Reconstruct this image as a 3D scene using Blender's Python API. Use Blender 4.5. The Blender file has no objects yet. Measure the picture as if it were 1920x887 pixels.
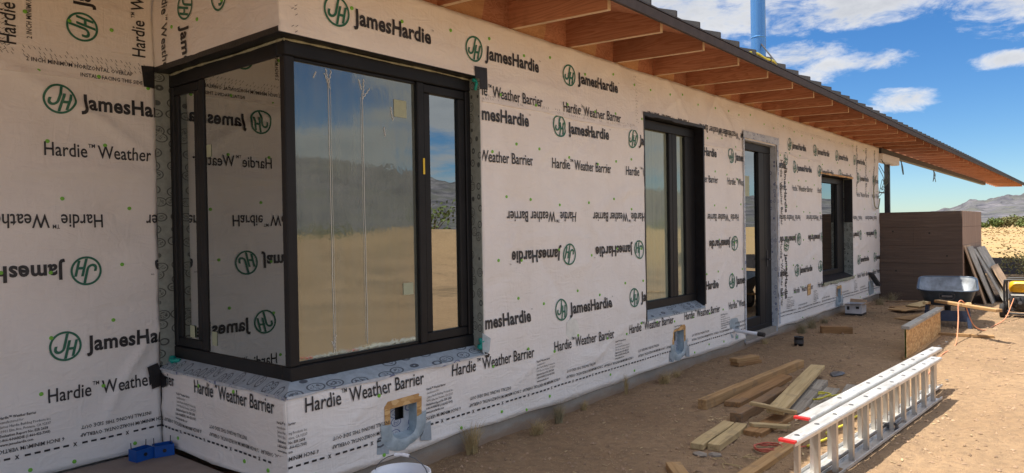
import bpy, bmesh, math, random
import numpy as np
from mathutils import Vector, Matrix, noise as mnoise

R = math.radians
scene = bpy.context.scene
COL = scene.collection
random.seed(7)

# ------------------------------------------------------------------ camera
F_PX, YAW, PIT, ROL = 1341.89, R(39.359), R(-0.6198), R(-0.9245)
fw = Vector((math.cos(YAW)*math.cos(PIT), math.sin(YAW)*math.cos(PIT), math.sin(PIT)))
r0 = Vector((math.sin(YAW), -math.cos(YAW), 0)); u0 = r0.cross(fw)
rr = r0*math.cos(ROL)+u0*math.sin(ROL); uu = -r0*math.sin(ROL)+u0*math.cos(ROL)
cam = bpy.data.cameras.new('camera'); cam_o = bpy.data.objects.new('camera', cam); COL.objects.link(cam_o)
m = Matrix((rr, uu, -fw)).transposed().to_4x4(); m.translation = (0, -3.5, 1.6)
cam_o.matrix_world = m
cam.sensor_width = 36; cam.lens = F_PX/1920*36; cam.clip_start = .05; cam.clip_end = 6000
scene.camera = cam_o

# ------------------------------------------------------------------ sun, sky, exposure
SUN_TO = Vector((-.20, .31, 1.0)).normalized()          # towards the sun
sl = bpy.data.lights.new('sun', 'SUN'); sl.energy = 4.1; sl.angle = R(.55); sl.color = (1, .93, .81)
so = bpy.data.objects.new('sun', sl); COL.objects.link(so)
so.rotation_euler = (-SUN_TO).to_track_quat('-Z', 'Y').to_euler(); so.location = (0, 10, 30)
scene.view_settings.view_transform = 'Standard'; scene.view_settings.look = 'None'
scene.view_settings.exposure = 1.1; scene.view_settings.gamma = 1

world = bpy.data.worlds.new('World'); scene.world = world; world.use_nodes = True
wn = world.node_tree.nodes; wl = world.node_tree.links
for n in list(wn): wn.remove(n)
def W(t, **k):
    n = wn.new(t)
    for a, b in k.items(): setattr(n, a, b)
    return n
def wput(sock, v):
    if isinstance(v, bpy.types.NodeSocket): wl.new(v, sock)
    else: sock.default_value = v
def wm(op, a, b=0.0, c=0.0, clamp=False):
    n = W('ShaderNodeMath', operation=op, use_clamp=clamp)
    wput(n.inputs[0], a); wput(n.inputs[1], b); wput(n.inputs[2], c); return n.outputs[0]
def wmix(f, a, b):
    n = W('ShaderNodeMix', data_type='RGBA'); wput(n.inputs[0], f); wput(n.inputs[6], a); wput(n.inputs[7], b); return n.outputs[2]
def wss(x, lo, hi):
    n = W('ShaderNodeMapRange', interpolation_type='SMOOTHSTEP'); wput(n.inputs[0], x)
    n.inputs[1].default_value = lo; n.inputs[2].default_value = hi; return n.outputs[0]
def wnoise(vec, scale, detail=8, rough=.58, dist=0.0):
    n = W('ShaderNodeTexNoise'); wl.new(vec, n.inputs['Vector']); n.inputs['Scale'].default_value = scale
    n.inputs['Detail'].default_value = detail; n.inputs['Roughness'].default_value = rough; n.inputs['Distortion'].default_value = dist
    return n.outputs['Fac']
sky = W('ShaderNodeTexSky', sky_type='NISHITA'); sky.sun_disc = False
sky.sun_elevation = math.asin(SUN_TO.z); sky.sun_rotation = math.atan2(SUN_TO.x, SUN_TO.y)
sky.altitude = 900; sky.air_density = 1.0; sky.dust_density = .15; sky.ozone_density = 2.0
tc = W('ShaderNodeTexCoord'); sx = W('ShaderNodeSeparateXYZ'); wl.new(tc.outputs['Generated'], sx.inputs[0])
dx, dy, dz = sx.outputs
az = wm('ARCTAN2', dy, dx); el = wm('ARCSINE', dz)
DEG = math.pi/180
# cumulus in the part of the sky the photograph looks at
blobs = [(24.5, 16.6, 9.5, 3.6, 1.3), (18.0, 12.3, 4.4, .95, 1.05), (13.6, 11.35, 4.0, .8, 1.1), (17.0, 10.6, 3.6, .6, .95),
         (10.6, 8.5, 2.1, .85, 1.05), (12.8, 8.0, 2.2, .4, .9), (3.6, 14.2, 4.6, 2.2, 1.3), (4.4, 10.45, 2.2, .6, 1.0), (13.0, 15.4, 6.5, 1.5, 1.2),
         (-7, 9.0, 4.5, 1.2, 1.0), (-14, 15, 5, 1.8, 1.0), (38, 9, 7, 1.1, 1.0), (33, 25, 14, 4, 1.0)]
fld = None
for a, e, ra, re, s in blobs:
    t1 = wm('MULTIPLY', wm('SUBTRACT', az, a*DEG), 1/(ra*DEG)); t2 = wm('MULTIPLY', wm('SUBTRACT', el, e*DEG), 1/(re*DEG))
    d = wm('ADD', wm('MULTIPLY', t1, t1), wm('MULTIPLY', t2, t2))
    v = wm('MULTIPLY', wm('SUBTRACT', 1.0, d), s)
    fld = v if fld is None else wm('MAXIMUM', fld, v)
cv = W('ShaderNodeCombineXYZ'); wput(cv.inputs[0], wm('MULTIPLY', az, 1.0)); wput(cv.inputs[1], wm('MULTIPLY', el, 2.3)); cv.inputs[2].default_value = .37
n1 = wnoise(cv.outputs[0], 17, 12, .66, .3)
n2 = wnoise(cv.outputs[0], 5.5, 6, .55)
fld = wm('MAXIMUM', fld, -1.6)
dens1 = wss(wm('ADD', wm('MULTIPLY', fld, .75), wm('ADD', wm('MULTIPLY', wm('SUBTRACT', n1, .5), 3.3), wm('MULTIPLY', wm('SUBTRACT', n2, .5), 1.3))), -.1, 1.0)
# broken cumulus round the unseen sky, thickened and brightened high up as added fill
pz = wm('ADD', wm('MAXIMUM', dz, 0.0), .13)
cp = W('ShaderNodeCombineXYZ'); wput(cp.inputs[0], wm('DIVIDE', dx, pz)); wput(cp.inputs[1], wm('DIVIDE', dy, pz)); cp.inputs[2].default_value = 7.35
n3 = wnoise(cp.outputs[0], 1.15, 9, .58, .1)
dens2 = wss(n3, .41, .57)
infr = wm('MULTIPLY', wss(wm('ABSOLUTE', wm('SUBTRACT', az, 15*DEG)), 26*DEG, 34*DEG), wss(dz, .03, .09))
infr = wm('MAXIMUM', infr, wss(el, 24*DEG, 34*DEG))
dens = wm('MAXIMUM', dens1, wm('MULTIPLY', dens2, infr))
dens = wm('MULTIPLY', dens, wss(dz, .012, .05))
shade = wss(wm('ADD', wm('MULTIPLY', wm('SUBTRACT', n2, .5), 1.5), wm('ADD', wm('MULTIPLY', fld, .5), wm('MULTIPLY', wm('SUBTRACT', n1, .5), 1.2))), -.05, .95)
ccol = wmix(shade, (9.8, 9.7, 9.6, 1), (5.6, 5.8, 6.2, 1))
ccol = wmix(infr, ccol, wmix(wss(el, 12*DEG, 52*DEG), wmix(wss(n3, .52, .72), (6.6, 6.8, 7.1, 1), (5.2, 5.5, 5.9, 1)), (21.5, 21.5, 21.6, 1)))  # high clouds outside the view brightened to fill the shade
hs = W('ShaderNodeHueSaturation'); hs.inputs['Saturation'].default_value = 1.3; hs.inputs['Value'].default_value = 1.0
wl.new(sky.outputs[0], hs.inputs['Color'])
tint = W('ShaderNodeMix', data_type='RGBA', blend_type='MULTIPLY'); tint.inputs[0].default_value = 1
wl.new(hs.outputs[0], tint.inputs[6]); tint.inputs[7].default_value = (.86, 1.04, 1.24, 1)
col = wmix(wm('MULTIPLY', dens, .95), tint.outputs[2], ccol)
bg = W('ShaderNodeBackground'); wl.new(col, bg.inputs[0]); bg.inputs[1].default_value = .05
ow = W('ShaderNodeOutputWorld'); wl.new(bg.outputs[0], ow.inputs[0])

# ------------------------------------------------------------------ material helpers
class MT:
    def __init__(s, name):
        s.m = bpy.data.materials.new(name); s.m.use_nodes = True
        s.n = s.m.node_tree.nodes; s.l = s.m.node_tree.links
        s.b = s.n['Principled BSDF']; s.out = s.n['Material Output']
        s.tc = s.n.new('ShaderNodeTexCoord'); s.geo = s.n.new('ShaderNodeNewGeometry')
        s.obj = s.tc.outputs['Object']; s.pos = s.geo.outputs['Position']
    def put(s, sock, v):
        if isinstance(v, bpy.types.NodeSocket): s.l.new(v, sock)
        else: sock.default_value = v
    def mapv(s, vec, scale=(1, 1, 1), loc=(0, 0, 0), rot=(0, 0, 0)):
        n = s.n.new('ShaderNodeMapping'); s.l.new(vec, n.inputs[0]); n.inputs['Scale'].default_value = scale
        n.inputs['Location'].default_value = loc; n.inputs['Rotation'].default_value = rot; return n.outputs[0]
    def noise(s, vec, scale, detail=4, rough=.5, dist=0.0):
        n = s.n.new('ShaderNodeTexNoise'); s.l.new(vec, n.inputs['Vector']); n.inputs['Scale'].default_value = scale
        n.inputs['Detail'].default_value = detail; n.inputs['Roughness'].default_value = rough; n.inputs['Distortion'].default_value = dist
        return n.outputs['Fac']
    def vor(s, vec, scale, feature='F1', out='Distance', rnd=1.0):
        n = s.n.new('ShaderNodeTexVoronoi'); n.feature = feature; s.l.new(vec, n.inputs['Vector']); n.inputs['Scale'].default_value = scale
        n.inputs['Randomness'].default_value = rnd
        return n.outputs[out]
    def math(s, op, a, b=0.0, clamp=False):
        n = s.n.new('ShaderNodeMath'); n.operation = op; n.use_clamp = clamp; s.put(n.inputs[0], a); s.put(n.inputs[1], b); return n.outputs[0]
    def ramp(s, f, *stops):
        n = s.n.new('ShaderNodeValToRGB'); s.l.new(f, n.inputs[0]); e = n.color_ramp.elements
        while len(e) < len(stops): e.new(.5)
        for k, (p, c) in enumerate(stops):
            e[k].position = p; e[k].color = (*c, 1) if isinstance(c, tuple) else (c, c, c, 1)
        return n.outputs[0]
    def mix(s, f, a, b, mode='MIX'):
        n = s.n.new('ShaderNodeMix'); n.data_type = 'RGBA'; n.blend_type = mode
        s.put(n.inputs[0], f); s.put(n.inputs[6], a if not isinstance(a, tuple) else (*a, 1)[:4]); s.put(n.inputs[7], b if not isinstance(b, tuple) else (*b, 1)[:4]); return n.outputs[2]
    def bump(s, h, strength=.5, dist=.01, prev=None):
        n = s.n.new('ShaderNodeBump'); s.l.new(h, n.inputs['Height']); n.inputs['Strength'].default_value = strength; n.inputs['Distance'].default_value = dist
        if prev is not None: s.l.new(prev, n.inputs['Normal'])
        s.l.new(n.outputs[0], s.b.inputs['Normal']); return n.outputs[0]
    def set(s, col=None, rough=None, metal=None, spec=None):
        if col is not None: s.put(s.b.inputs['Base Color'], (*col, 1) if isinstance(col, tuple) and len(col) == 3 else col)
        if rough is not None: s.put(s.b.inputs['Roughness'], rough)
        if metal is not None: s.put(s.b.inputs['Metallic'], metal)
        if spec is not None: s.put(s.b.inputs['Specular IOR Level'], spec)
        return s
M = {}
def simple(name, col, rough=.6, metal=0.0, var=.12, scale=12, bump=0.0, spec=.5):
    t = MT(name); n = t.noise(t.obj, scale, 5, .6)
    a = tuple(max(0, c*(1-var)) for c in col); b = tuple(min(1, c*(1+var)) for c in col)
    t.set(t.ramp(n, (.3, a), (.7, b)), rough, metal, spec)
    if bump: t.bump(t.noise(t.obj, scale*6, 4), bump, .004)
    M[name] = t.m; return t.m

# house wrap: white spun sheet, faint mottling, fine creases
t = MT('house_wrap')
n = t.noise(t.pos, 3.2, 5, .6); n2_ = t.noise(t.pos, 60, 3, .6)
dust = t.noise(t.mapv(t.pos, (1.2, 1.2, .5)), 1.6, 5, .65)
c = t.mix(t.math('MULTIPLY', n2_, .12), t.ramp(n, (.3, (.82, .79, .75)), (.7, (.87, .845, .805))), (.78, .75, .71))
c = t.mix(t.math('MULTIPLY', t.math('SUBTRACT', dust, .5, True), 1.4, True), c, (.70, .64, .56))
t.set(c, .62, 0, .35)
cr = t.noise(t.mapv(t.pos, (2.2, 2.2, 6.0), rot=(0, .5, 0)), 2.4, 3, .45, 1.2)
cr2 = t.noise(t.mapv(t.pos, (7, 7, 2.0), rot=(0, -.3, 0)), 2.0, 3, .45, .8)
b1 = t.bump(t.math('ADD', t.math('ABSOLUTE', t.math('SUBTRACT', cr, .5)), t.math('MULTIPLY', t.math('ABSOLUTE', t.math('SUBTRACT', cr2, .5)), .7)), .34, .03)
t.bump(t.noise(t.pos, 260, 2), .12, .002, b1); M['wrap'] = t.m

t = MT('black_print'); n = t.noise(t.pos, 90, 4, .6)
t.set(t.ramp(n, (.35, (.012, .012, .014)), (.75, (.045, .045, .05))), .5); M['print'] = t.m
t = MT('green_print'); n = t.noise(t.pos, 90, 4, .6)
t.set(t.ramp(n, (.35, (.015, .125, .075)), (.75, (.03, .19, .12))), .5); M['green'] = t.m
simple('cap_green', (.19, .52, .05), .45, var=.15)
simple('dark_frame', (.011, .0115, .013), .48, var=.25, scale=6, spec=.28)
simple('black_tape', (.012, .012, .014), .42, var=.4, scale=14, bump=.5)
simple('seal_foam', (.34, .34, .24), .8, var=.3, scale=30, bump=.6)
simple('teal_plastic', (.01, .33, .27), .45)
simple('blue_plastic', (.008, .085, .36), .35)
simple('white_plastic', (.72, .74, .78), .3, var=.04)
simple('black_plastic', (.02, .02, .022), .45)
simple('yellow_paint', (.72, .36, .012), .35, var=.08)
simple('red_plastic', (.62, .03, .03), .4)
simple('rubber', (.022, .021, .021), .8, bump=.3)
simple('blue_steel', (.025, .04, .08), .45, var=.3)
simple('steel_dark', (.03, .031, .036), .5, var=.25)
simple('engine_grey', (.10, .10, .105), .45, .4, var=.4)
simple('orange_cord', (.62, .25, .13), .5)
simple('red_cord', (.45, .10, .06), .5)
simple('yellow_cord', (.62, .55, .05), .5)
simple('paper_white', (.75, .76, .70), .6)
simple('sticker_pale', (.40, .44, .30), .6)
simple('sticker_yellow', (.78, .55, .04), .5)
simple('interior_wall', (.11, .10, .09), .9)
simple('cable', (.10, .13, .10), .6)
simple('leaf_litter', (.42, .31, .17), .9, var=.4, scale=4)

def tape_mat(name, base, dark, ring=9.0, amt=.8):
    t = MT(name); p = t.mapv(t.pos, (1, 1, 1.0))
    d = t.vor(t.mapv(t.pos, (.62, 1.25, .9)), ring, rnd=.55); band = t.math('MULTIPLY', t.math('LESS_THAN', d, .40), t.math('GREATER_THAN', d, .33))
    word = t.math('MULTIPLY', t.math('LESS_THAN', d, .26), t.math('GREATER_THAN', t.noise(t.mapv(t.pos, (1, 1, 2.2)), ring*7, 2), .53))
    k = t.math('MULTIPLY', t.math('MAXIMUM', band, word), amt)
    wr = t.noise(t.pos, 22, 4, .6)
    lo = tuple(c*.72 for c in base)
    t.set(t.mix(k, t.ramp(wr, (.3, lo), (.7, base)), dark), .38); t.bump(wr, .5, .01); M[name] = t.m
tape_mat('flashing_tape', (.40, .47, .52), (.03, .035, .05), 10)
tape_mat('jamb_tape', (.32, .35, .31), (.02, .022, .022), 13)
tape_mat('blue_tape', (.60, .65, .70), (.03, .06, .22), 14, .75)
t = MT('membrane'); wr = t.noise(t.pos, 16, 5, .6)
t.set(t.ramp(wr, (.3, (.30, .38, .42)), (.7, (.46, .55, .60))), .3); t.bump(wr, .6, .012); M['membrane'] = t.m

def wood(name, a, b, dark=.55, knots=True, rough=.75, grain=22, stain=0.0):
    t = MT(name)
    oi = t.n.new('ShaderNodeObjectInfo')
    off = t.n.new('ShaderNodeVectorMath'); off.operation = 'SCALE'; off.inputs[0].default_value = (3.1, 7.7, 5.3); t.l.new(oi.outputs['Random'], off.inputs['Scale'])
    ad = t.n.new('ShaderNodeVectorMath'); ad.operation = 'ADD'; t.l.new(t.obj, ad.inputs[0]); t.l.new(off.outputs[0], ad.inputs[1]); v = ad.outputs[0]
    g = t.noise(t.mapv(v, (.9, grain, grain)), 1.6, 6, .6, .6)
    g2 = t.noise(t.mapv(v, (4, 110, 110)), 1.0, 3, .6)
    big = t.noise(t.mapv(v, (1.2, 2.5, 2.5)), 1.3, 3)
    c = t.ramp(g, (.28, tuple(x*dark for x in a)), (.45, a), (.72, b))
    c = t.mix(t.math('MULTIPLY', g2, .35), c, tuple(x*dark for x in a))
    c = t.mix(t.math('MULTIPLY', t.math('SUBTRACT', big, .45, True), 1.6, True), c, tuple(x*.62 for x in a))
    if knots:
        kd = t.vor(t.mapv(v, (1.0, 3.0, 3.0)), 2.1); c = t.mix(t.math('MULTIPLY', t.math('LESS_THAN', kd, .07), .75), c, tuple(x*.3 for x in a))
    if stain:
        st = t.noise(v, 4.5, 5, .65); c = t.mix(t.math('MULTIPLY', t.math('GREATER_THAN', st, .58), stain), c, (.10, .085, .075))
    t.set(c, rough, 0, .3); t.bump(g, .35, .004); M[name] = t.m
wood('wood_tan', (.42, .25, .11), (.54, .35, .17), stain=.25)
wood('wood_brown', (.33, .18, .075), (.46, .27, .125), stain=.3)
wood('wood_pale', (.52, .38, .19), (.63, .49, .28), stain=.2)
wood('wood_grey', (.33, .285, .23), (.48, .43, .36), .45, stain=.4, grain=35)
wood('wood_dark', (.26, .155, .08), (.36, .23, .13), .45, stain=.4)
wood('rafter_edge', (.70, .52, .33), (.80, .62, .42), .85, stain=0, knots=False)
wood('flange_grey', (.36, .34, .30), (.48, .46, .41), .7, stain=.3)
# fir plywood, red brown with cathedral grain
def ply(name, a, b, ax=(1.6, .38, 5)):
    t = MT(name)
    v = t.pos
    w = t.noise(t.mapv(v, ax), 1.7, 3, .5, .5)
    wv = t.math('FRACT', t.math('MULTIPLY', w, 15.0)); line = t.ramp(wv, (.0, 0.0), (.5, .75), (.86, 1.0), (1.0, .25))
    fine = t.noise(t.mapv(v, (60, 2.5, 60)), 1.0, 3)
    c = t.mix(line, a, b); c = t.mix(t.math('MULTIPLY', fine, .4), c, tuple(x*.6 for x in a))
    pk = t.vor(t.mapv(v, (1, .7, 1)), 2.0); c = t.mix(t.math('MULTIPLY', t.math('LESS_THAN', pk, .045), .7), c, tuple(x*.3 for x in a))
    oi = t.n.new('ShaderNodeObjectInfo')
    c = t.mix(1.0, c, t.ramp(oi.outputs['Random'], (.0, (.74, .70, .68)), (.35, (1.0, .97, .95)), (.7, (.88, .80, .74)), (1.0, (1.12, 1.12, 1.1))), 'MULTIPLY')
    st = t.noise(v, 1.7, 6, .7); c = t.mix(t.math('MULTIPLY', t.ramp(st, (.55, 0.0), (.72, 1.0)), .45), c, tuple(x*.45 for x in a))
    t.set(c, .8, 0, .25); t.bump(line, .2, .002); M[name] = t.m
ply('plywood_red', (.46, .205, .115), (.64, .33, .20))
ply('plywood_orange_lit', (.58, .33, .16), (.68, .43, .23))
# OSB
t = MT('osb'); v = t.obj; d = t.vor(t.mapv(v, (18, 42, 42), rot=(0, .4, .5)), 1.0, 'F1', 'Color')
sp = t.n.new('ShaderNodeSeparateColor'); t.l.new(d, sp.inputs[0])
t.set(t.ramp(sp.outputs[0], (.0, (.42, .22, .075)), (.5, (.58, .335, .125)), (1, (.72, .48, .22))), .7); t.bump(sp.outputs[1], .3, .003); M['osb'] = t.m
# concrete
t = MT('concrete'); n = t.noise(t.pos, 2.2, 6, .65); f = t.noise(t.pos, 45, 4, .6)
c = t.mix(t.math('MULTIPLY', f, .5), t.ramp(n, (.3, (.25, .225, .19)), (.7, (.38, .35, .30))), (.22, .20, .175))
dz_ = t.n.new('ShaderNodeSeparateXYZ'); t.l.new(t.pos, dz_.inputs[0])
splash = t.math('SUBTRACT', t.math('MULTIPLY', t.noise(t.mapv(t.pos, (2, 2, 6)), 3, 5, .65), .16), dz_.outputs[2])
c = t.mix(t.ramp(t.math('ADD', splash, .03), (.0, 0.0), (.07, .7)), c, (.27, .17, .10))
t.set(c, .9); t.bump(f, .4, .006); M['concrete'] = t.m
t = MT('slab'); n = t.noise(t.pos, 2.6, 6, .65); f = t.noise(t.pos, 60, 4, .6)
t.set(t.mix(t.math('MULTIPLY', f, .4), t.ramp(n, (.3, (.22, .19, .165)), (.7, (.34, .30, .27))), (.26, .2, .15)), .85); t.bump(f, .3, .004); M['slab'] = t.m
# board-formed brown earth wall
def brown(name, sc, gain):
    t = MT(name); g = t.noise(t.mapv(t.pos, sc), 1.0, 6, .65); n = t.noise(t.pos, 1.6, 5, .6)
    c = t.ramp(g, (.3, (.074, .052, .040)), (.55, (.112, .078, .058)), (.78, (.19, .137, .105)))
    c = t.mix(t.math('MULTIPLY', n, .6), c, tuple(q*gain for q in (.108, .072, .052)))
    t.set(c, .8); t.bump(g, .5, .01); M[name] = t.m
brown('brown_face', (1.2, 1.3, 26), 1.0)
brown('brown_end_lit', (16, 16, 1.1), 2.8)  # bounce light on the end face put into a brighter colour
for n_ in M['brown_end_lit'].node_tree.nodes:
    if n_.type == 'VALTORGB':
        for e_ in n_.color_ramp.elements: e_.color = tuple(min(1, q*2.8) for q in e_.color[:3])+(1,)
# desert dirt
t = MT('dirt'); v = t.pos
n = t.noise(v, .9, 6, .6); f = t.noise(v, 14, 6, .65); g = t.noise(v, 90, 3, .6); far = t.noise(v, .06, 5, .6)
c = t.ramp(n, (.28, (.275, .178, .102)), (.72, (.35, .235, .138)))
c = t.mix(t.math('MULTIPLY', t.math('SUBTRACT', f, .42, True), 2.6, True), c, (.185, .125, .08))
c = t.mix(t.math('MULTIPLY', t.math('SUBTRACT', g, .55, True), 2.2, True), c, (.42, .32, .21))
sepp = t.n.new('ShaderNodeSeparateXYZ'); t.l.new(v, sepp.inputs[0])
field = t.math('SMOOTH_MIN', 1.0, 1.0)
dist_ = t.n.new('ShaderNodeVectorMath'); dist_.operation = 'LENGTH'; t.l.new(v, dist_.inputs[0])
fm = t.ramp(t.math('DIVIDE', dist_.outputs['Value'], 100.0), (.22, 0.0), (.36, 1.0))
gr = t.noise(t.mapv(v, (.25, .8, 1)), .6, 6, .65)
fc = t.mix(t.ramp(far, (.4, 0.0), (.6, 1.0)), t.ramp(gr, (.3, (.30, .20, .085)), (.55, (.38, .265, .115)), (.75, (.29, .24, .105))), (.36, .25, .13))
dis = t.noise(v, .42, 6, .7); dist2 = t.noise(v, 2.1, 5, .65)
fm2 = t.ramp(t.math('DIVIDE', dist_.outputs['Value'], 100.0), (.075, 0.0), (.15, 1.0))
c = t.mix(t.math('MULTIPLY', t.math('MULTIPLY', t.ramp(dis, (.46, 0.0), (.60, 1.0)), t.ramp(dist2, (.35, .3), (.6, 1.0))), t.math('ADD', t.math('MULTIPLY', fm2, .78), .18)), c, (.165, .115, .07))
c = t.mix(t.math('MULTIPLY', fm, .85), c, fc)
t.set(c, .95, 0, .2)
hh = t.math('ADD', t.math('MULTIPLY', f, 1.0), t.math('MULTIPLY', g, .35))
t.bump(hh, .9, .034); M['dirt'] = t.m
simple('pebble', (.33, .22, .14), .95, var=.4, scale=3)
# rocky hill, blue of distance haze put into the rock colour
t = MT('hill_rock_hazed'); v = t.pos
vd = t.vor(v, .07); n = t.noise(v, .035, 7, .7); f = t.noise(v, .3, 4, .6)
c = t.ramp(vd, (.0, (.175, .165, .18)), (.45, (.095, .095, .112)), (.8, (.042, .045, .058)))
c = t.mix(t.ramp(n, (.45, 0.0), (.62, 1.0)), c, (.085, .09, .08)); c = t.mix(t.math('MULTIPLY', f, .4), c, (.14, .13, .14))
t.set(c, .95, 0, .1); t.bump(vd, 1.0, 6.0); M['hill'] = t.m
for nm, a, b in (('leaf_green', (.085, .12, .035), (.16, .20, .07)), ('leaf_olive', (.13, .13, .055), (.21, .20, .09))):
    t = MT(nm); oi = t.n.new('ShaderNodeObjectInfo'); n = t.noise(t.pos, 2.5, 4, .7)
    t.set(t.ramp(n, (.3, a), (.7, b)), .8, 0, .2); M[nm] = t.m
simple('bark', (.12, .085, .06), .9)
simple('dry_grass', (.44, .33, .16), .9, var=.25, scale=30)
simple('field_straw', (.30, .205, .09), .95, var=.4, scale=.6)
simple('dry_grass_dull', (.30, .25, .14), .9, var=.25, scale=30)
# metals
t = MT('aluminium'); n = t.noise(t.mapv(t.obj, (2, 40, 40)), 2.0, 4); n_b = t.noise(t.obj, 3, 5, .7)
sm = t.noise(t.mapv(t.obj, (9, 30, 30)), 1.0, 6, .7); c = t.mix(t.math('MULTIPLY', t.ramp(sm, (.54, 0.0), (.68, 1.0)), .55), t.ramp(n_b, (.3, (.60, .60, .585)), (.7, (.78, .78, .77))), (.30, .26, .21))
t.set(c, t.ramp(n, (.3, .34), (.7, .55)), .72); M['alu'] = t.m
t = MT('rung_metal'); n_b = t.noise(t.obj, 5, 5, .7); t.set(t.ramp(n_b, (.3, (.50, .47, .43)), (.7, (.66, .63, .59))), .42, .85); M['alu_rung'] = t.m
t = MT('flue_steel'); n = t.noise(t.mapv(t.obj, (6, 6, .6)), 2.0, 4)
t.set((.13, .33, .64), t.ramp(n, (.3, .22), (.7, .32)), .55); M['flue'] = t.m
simple('roof_metal', (.05, .046, .046), .65, 0, var=.2)
simple('fascia_metal', (.07, .058, .055), .75, 0, var=.15, spec=.2)
simple('tub_blue', (.045, .068, .105), .35, .1, var=.45, scale=7)
simple('tub_inner', (.18, .20, .23), .55, .1, var=.5, scale=6)
simple('sheet_grey', (.33, .31, .27), .8, var=.35, scale=5)
simple('sheet_brown', (.42, .29, .18), .8, var=.3, scale=5)
simple('silt_fabric', (.055, .055, .065), .8, var=.2)
simple('rubble_grey', (.26, .22, .18), .9, var=.3)
simple('carton_white', (.58, .58, .60), .7, var=.1)
simple('carton_brown', (.30, .20, .12), .85, var=.15)
def glass(name, rough, base, tint):
    t = MT(name); t.n.remove(t.b)
    lw = t.n.new('ShaderNodeFresnel'); lw.inputs[0].default_value = 1.55
    fac = t.math('ADD', t.math('MULTIPLY', lw.outputs[0], 1.6), base, True)
    g_ = t.n.new('ShaderNodeBsdfGlossy'); g_.inputs['Color'].default_value = (.93, .97, .95, 1); g_.inputs['Roughness'].default_value = rough
    tr = t.n.new('ShaderNodeBsdfTransparent'); tr.inputs[0].default_value = (*tint, 1)
    mx = t.n.new('ShaderNodeMixShader'); t.l.new(fac, mx.inputs[0]); t.l.new(tr.outputs[0], mx.inputs[1]); t.l.new(g_.outputs[0], mx.inputs[2])
    t.l.new(mx.outputs[0], t.out.inputs[0]); M[name] = t.m
glass('glass_clear', 0.0, .27, (.35, .42, .40))
glass('glass_dark', 0.0, .07, (.25, .32, .32))
glass('glass_door', 0.0, .13, (.25, .32, .32))
# pane still under its protective plastic film
def film(name, spec, d0, d1, dcol, r1):
    t = MT(name); t.n.remove(t.b)
    lw = t.n.new('ShaderNodeFresnel'); lw.inputs[0].default_value = 1.5
    streak = t.noise(t.mapv(t.obj, (26, 26, .22)), 1.0, 4, .6); bl = t.noise(t.mapv(t.obj, (3, 3, 1.2)), 1.6, 5, .65, .6)
    wv = t.n.new('ShaderNodeBump'); wv.inputs['Strength'].default_value = .05; wv.inputs['Distance'].default_value = .02; t.l.new(t.math('ADD', t.math('MULTIPLY', streak, .25), bl), wv.inputs['Height'])
    g_ = t.n.new('ShaderNodeBsdfGlossy'); g_.inputs['Color'].default_value = (.80, .83, .77, 1); t.l.new(wv.outputs[0], g_.inputs['Normal'])
    t.l.new(t.ramp(t.math('MULTIPLY', t.math('ADD', streak, bl), .5), (.35, .012), (.65, r1)), g_.inputs['Roughness'])
    tr = t.n.new('ShaderNodeBsdfTransparent'); tr.inputs[0].default_value = (.30, .36, .34, 1)
    df = t.n.new('ShaderNodeBsdfDiffuse'); df.inputs[0].default_value = (*dcol, 1)
    m1 = t.n.new('ShaderNodeMixShader'); t.l.new(t.math('ADD', t.math('MULTIPLY', lw.outputs[0], 1.4), spec, True), m1.inputs[0]); t.l.new(tr.outputs[0], m1.inputs[1]); t.l.new(g_.outputs[0], m1.inputs[2])
    m2 = t.n.new('ShaderNodeMixShader'); t.l.new(t.ramp(t.math('MULTIPLY', t.math('ADD', streak, bl), .5), (.36, d0), (.64, d1)), m2.inputs[0]); t.l.new(m1.outputs[0], m2.inputs[1]); t.l.new(df.outputs[0], m2.inputs[2])
    t.l.new(m2.outputs[0], t.out.inputs[0]); M[name] = t.m
film('glass_film', .20, .10, .27, (.46, .50, .42), .035)
film('glass_film_pale', .22, .26, .46, (.52, .58, .44), .05)

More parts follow.
